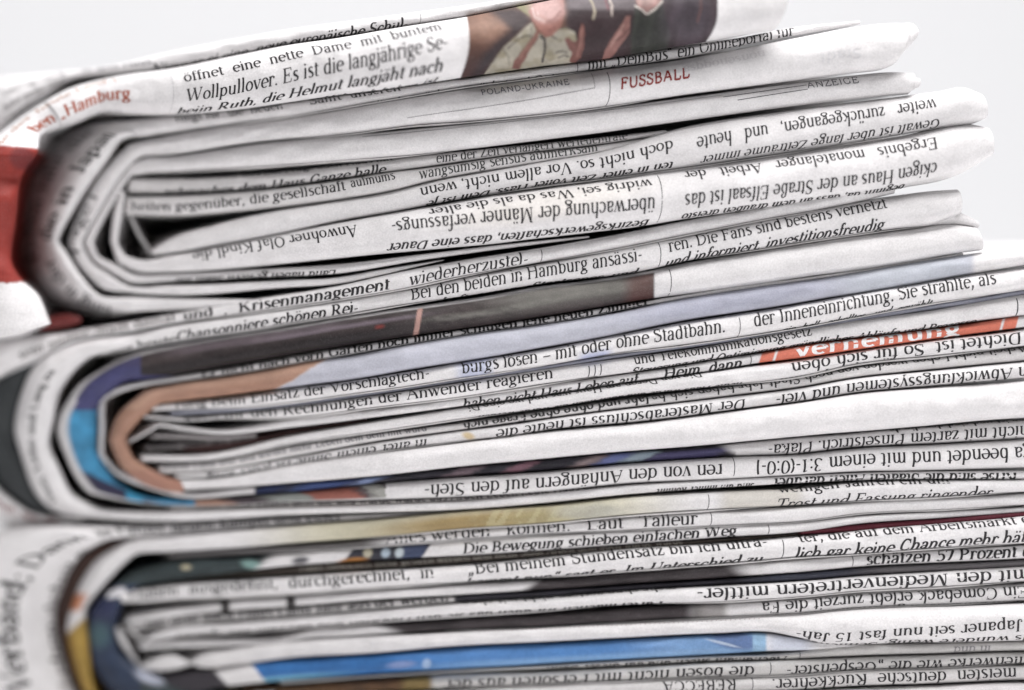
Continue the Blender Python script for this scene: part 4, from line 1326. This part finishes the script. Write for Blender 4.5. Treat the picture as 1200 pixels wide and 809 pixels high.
def paint_blue(col, X, Y, F, s):
    m = mott(X, Y, 30, 7, 3)
    slantx = X + F * -9
    d = sstep(301, 305, slantx) * (1 - sstep(896, 900, X))
    c = rgb(54, 112, 176) * (.85 + .3 * m)[..., None]
    c = mixc(c, sstep(430, 560, X), rgb(88, 138, 198), .9)
    c = mixc(c, sstep(430, 620, X) * sstep(.1, .7, F), rgb(140, 180, 222), .7)
    c = mixc(c, (1 - sstep(330, 440, X)) * sstep(.35, .6, F), rgb(120, 178, 206), .9)
    c = mixc(c, sstep(700, 800, X), rgb(140, 172, 208), .6)
    c = mixc(c, ell(X, Y, 862, 751, 28, 10, 8, .3), rgb(92, 112, 156), .85)
    c = mixc(c, ell(X, Y, 847, 754, 20, 1.6, 14, .4), rgb(190, 204, 222), .8)
    c = mixc(c, ell(X, Y, 500, 778, 5, 6, 20, .4), rgb(180, 200, 226), .7)
    c = mixc(c, ell(X, Y, 470, 779, 16, 4, -5, .5), rgb(160, 170, 210), .6)
    c = mixc(c, span(X, 882, 899, 1), rgb(150, 184, 212), .9)
    c = c * (.93 + .14 * mott(X, Y, 4, 3, 9))[..., None]
    col = mixc(col, span(X, 899, 950, 14), rgb(206, 214, 232), .7)
    dk = 1 - sstep(256, 262, slantx)
    col = mixc(col, dk, rgb(58, 54, 60))
    return col * (1 - d[..., None]) + c * d[..., None]


a = S([(190, 792, 812), (230, 786, 812), (258, 783, 806), (300, 776, 801), (340, 772.5, 797), (440, 766.5, 790), (540, 758.5, 784), (640, 753.5, 778), (740, 748.5, 772.5), (840, 743.5, 767.5), (900, 742, 763.5), (930, 747, 763), (962, 752, 762), (1010, 755, 760)], 3, .7)
a.build(NAME, low, P_WHITE, paint_blue, step=1.5, nth=24, label='sheet with a long bright blue photo strip')

# small white leaves inside the lower bend
a = S([(163, 781, 785), (185, 770, 787), (205, 767, 785), (224, 776, 780)], 2, .7)
a.build(NAME, low, P_WHITE)
a = S([(166, 790, 168, 784), (150, 768, 156, 766), (136, 745, 144, 742), (134, 736, 139, 733)], -4, .7, .2)
a.build(NAME, low, P_WHITE, nth=10)
a = S([(170, 755, 172, 750), (156, 745, 160, 739), (144, 733, 150, 728)], -12, .7, .2)
a.build(NAME, low, P_GREY, nth=10)

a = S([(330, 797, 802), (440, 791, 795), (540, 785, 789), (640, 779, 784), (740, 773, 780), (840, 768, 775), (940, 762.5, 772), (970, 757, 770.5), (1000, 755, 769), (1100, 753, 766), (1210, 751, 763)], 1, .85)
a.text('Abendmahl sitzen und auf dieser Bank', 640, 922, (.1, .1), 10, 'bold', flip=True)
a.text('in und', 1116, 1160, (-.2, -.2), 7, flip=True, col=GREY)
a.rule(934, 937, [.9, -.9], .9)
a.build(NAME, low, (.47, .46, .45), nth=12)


def paint_o(col, X, Y, F, s):
    d = 1 - sstep(500, 512, X)
    c = rgb(92, 66, 44) * (.5 + mott(X, Y, 14, 7, 41))[..., None]
    c = mixc(c, span(X, 472, 508, 8), rgb(150, 130, 80), .7)
    return col * (1 - d[..., None]) + c * d[..., None]


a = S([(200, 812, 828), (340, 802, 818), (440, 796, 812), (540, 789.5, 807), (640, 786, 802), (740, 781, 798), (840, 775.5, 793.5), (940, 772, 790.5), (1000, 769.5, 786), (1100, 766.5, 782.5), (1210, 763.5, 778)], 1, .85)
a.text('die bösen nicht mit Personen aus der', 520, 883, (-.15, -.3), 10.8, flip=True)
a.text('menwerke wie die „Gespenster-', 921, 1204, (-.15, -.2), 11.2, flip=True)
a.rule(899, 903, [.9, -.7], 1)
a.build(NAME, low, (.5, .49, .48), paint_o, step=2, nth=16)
thin_leaf(a, low, 520, 1190)

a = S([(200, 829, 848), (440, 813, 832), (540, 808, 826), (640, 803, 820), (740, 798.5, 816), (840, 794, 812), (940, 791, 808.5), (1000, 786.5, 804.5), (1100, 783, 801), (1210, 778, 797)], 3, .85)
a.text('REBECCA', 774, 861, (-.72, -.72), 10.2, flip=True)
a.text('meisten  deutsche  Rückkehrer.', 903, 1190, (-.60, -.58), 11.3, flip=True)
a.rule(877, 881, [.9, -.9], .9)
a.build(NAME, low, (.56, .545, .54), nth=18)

a = S([(200, 849, 872), (540, 827, 852), (840, 813, 840), (1000, 806, 834), (1100, 802, 832), (1210, 799, 830)], 5, .75)
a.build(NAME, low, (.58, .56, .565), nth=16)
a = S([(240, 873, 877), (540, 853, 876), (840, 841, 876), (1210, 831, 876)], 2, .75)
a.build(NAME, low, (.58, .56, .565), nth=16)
#ENDSHEETS#


# ------------------------------------------------------------------ the pages behind the folds fill each newspaper
def page_block(parent, pts, y0=420.0, y1=1150.0):
    import bmesh
    bm = bmesh.new()
    loc = np.array(parent.location)
    rings = []
    for d in (y0, y1):
        r = []
        for (x, y) in pts:
            p = to_world(np.float64(x), np.float64(y), float(depth(x, y)) * 0)
            p = p - loc
            p[1] = D0 + (d + float(depth(x, y))) * 1e-4 - loc[1]
            r.append(bm.verts.new(p))
        rings.append(r)
    n = len(pts)
    bm.faces.new(rings[0])
    bm.faces.new(rings[1][::-1])
    for i in range(n):
        bm.faces.new([rings[0][(i + 1) % n], rings[0][i], rings[1][i], rings[1][(i + 1) % n]])
    bmesh.ops.recalc_face_normals(bm, faces=bm.faces)
    me = bpy.data.meshes.new('page_block')
    bm.to_mesh(me)
    bm.free()
    at = me.color_attributes.new('print_colour', 'FLOAT_COLOR', 'POINT')
    for v in at.data:
        v.color = (.5, .48, .48, 1)
    me.materials.append(PAPER)
    o = bpy.data.objects.new('page_block', me)
    sc.collection.objects.link(o)
    o.parent = parent


page_block(top, [(-60, 215), (20, 175), (100, 105), (300, 66), (500, 30), (700, 0), (880, -15), (880, 30), (1010, 40), (1040, 110), (1100, 118), (1110, 170), (1010, 215), (700, 268), (400, 318), (200, 352), (100, 368), (-60, 390)])
page_block(mid, [(-80, 450), (100, 400), (300, 365), (600, 312), (900, 258), (1080, 245), (1110, 285), (1210, 300), (1210, 548), (900, 562), (500, 588), (200, 597), (90, 606), (-80, 606)])
page_block(low, [(-120, 612), (120, 611), (500, 610), (900, 582), (1210, 572), (1210, 890), (150, 890), (-120, 880)])

# ------------------------------------------------------------------ table sheet and white sweep behind
W_MAT = make_plain('white_sweep', (0.85, 0.845, 0.85))


def sweep():
    prof = [(-0.6, 0.0)]
    prof += [(1.5, 0.0)]
    for k in range(1, 13):
        t = math.radians(90 * k / 12)
        prof.append((1.5 + 0.6 * math.sin(t), 0.6 - 0.6 * math.cos(t)))
    prof.append((2.1, 2.6))
    verts, faces = [], []
    for (y, z) in prof:
        verts += [(-3.0, y, z), (3.0, y, z)]
    for i in range(len(prof) - 1):
        faces.append((2 * i, 2 * i + 1, 2 * i + 3, 2 * i + 2))
    me = bpy.data.meshes.new('white_backdrop')
    me.from_pydata(verts, [], faces)
    for p in me.polygons:
        p.use_smooth = True
    me.materials.append(W_MAT)
    o = bpy.data.objects.new('white_backdrop', me)
    sc.collection.objects.link(o)
    o['kind'] = 'structure'


sweep()
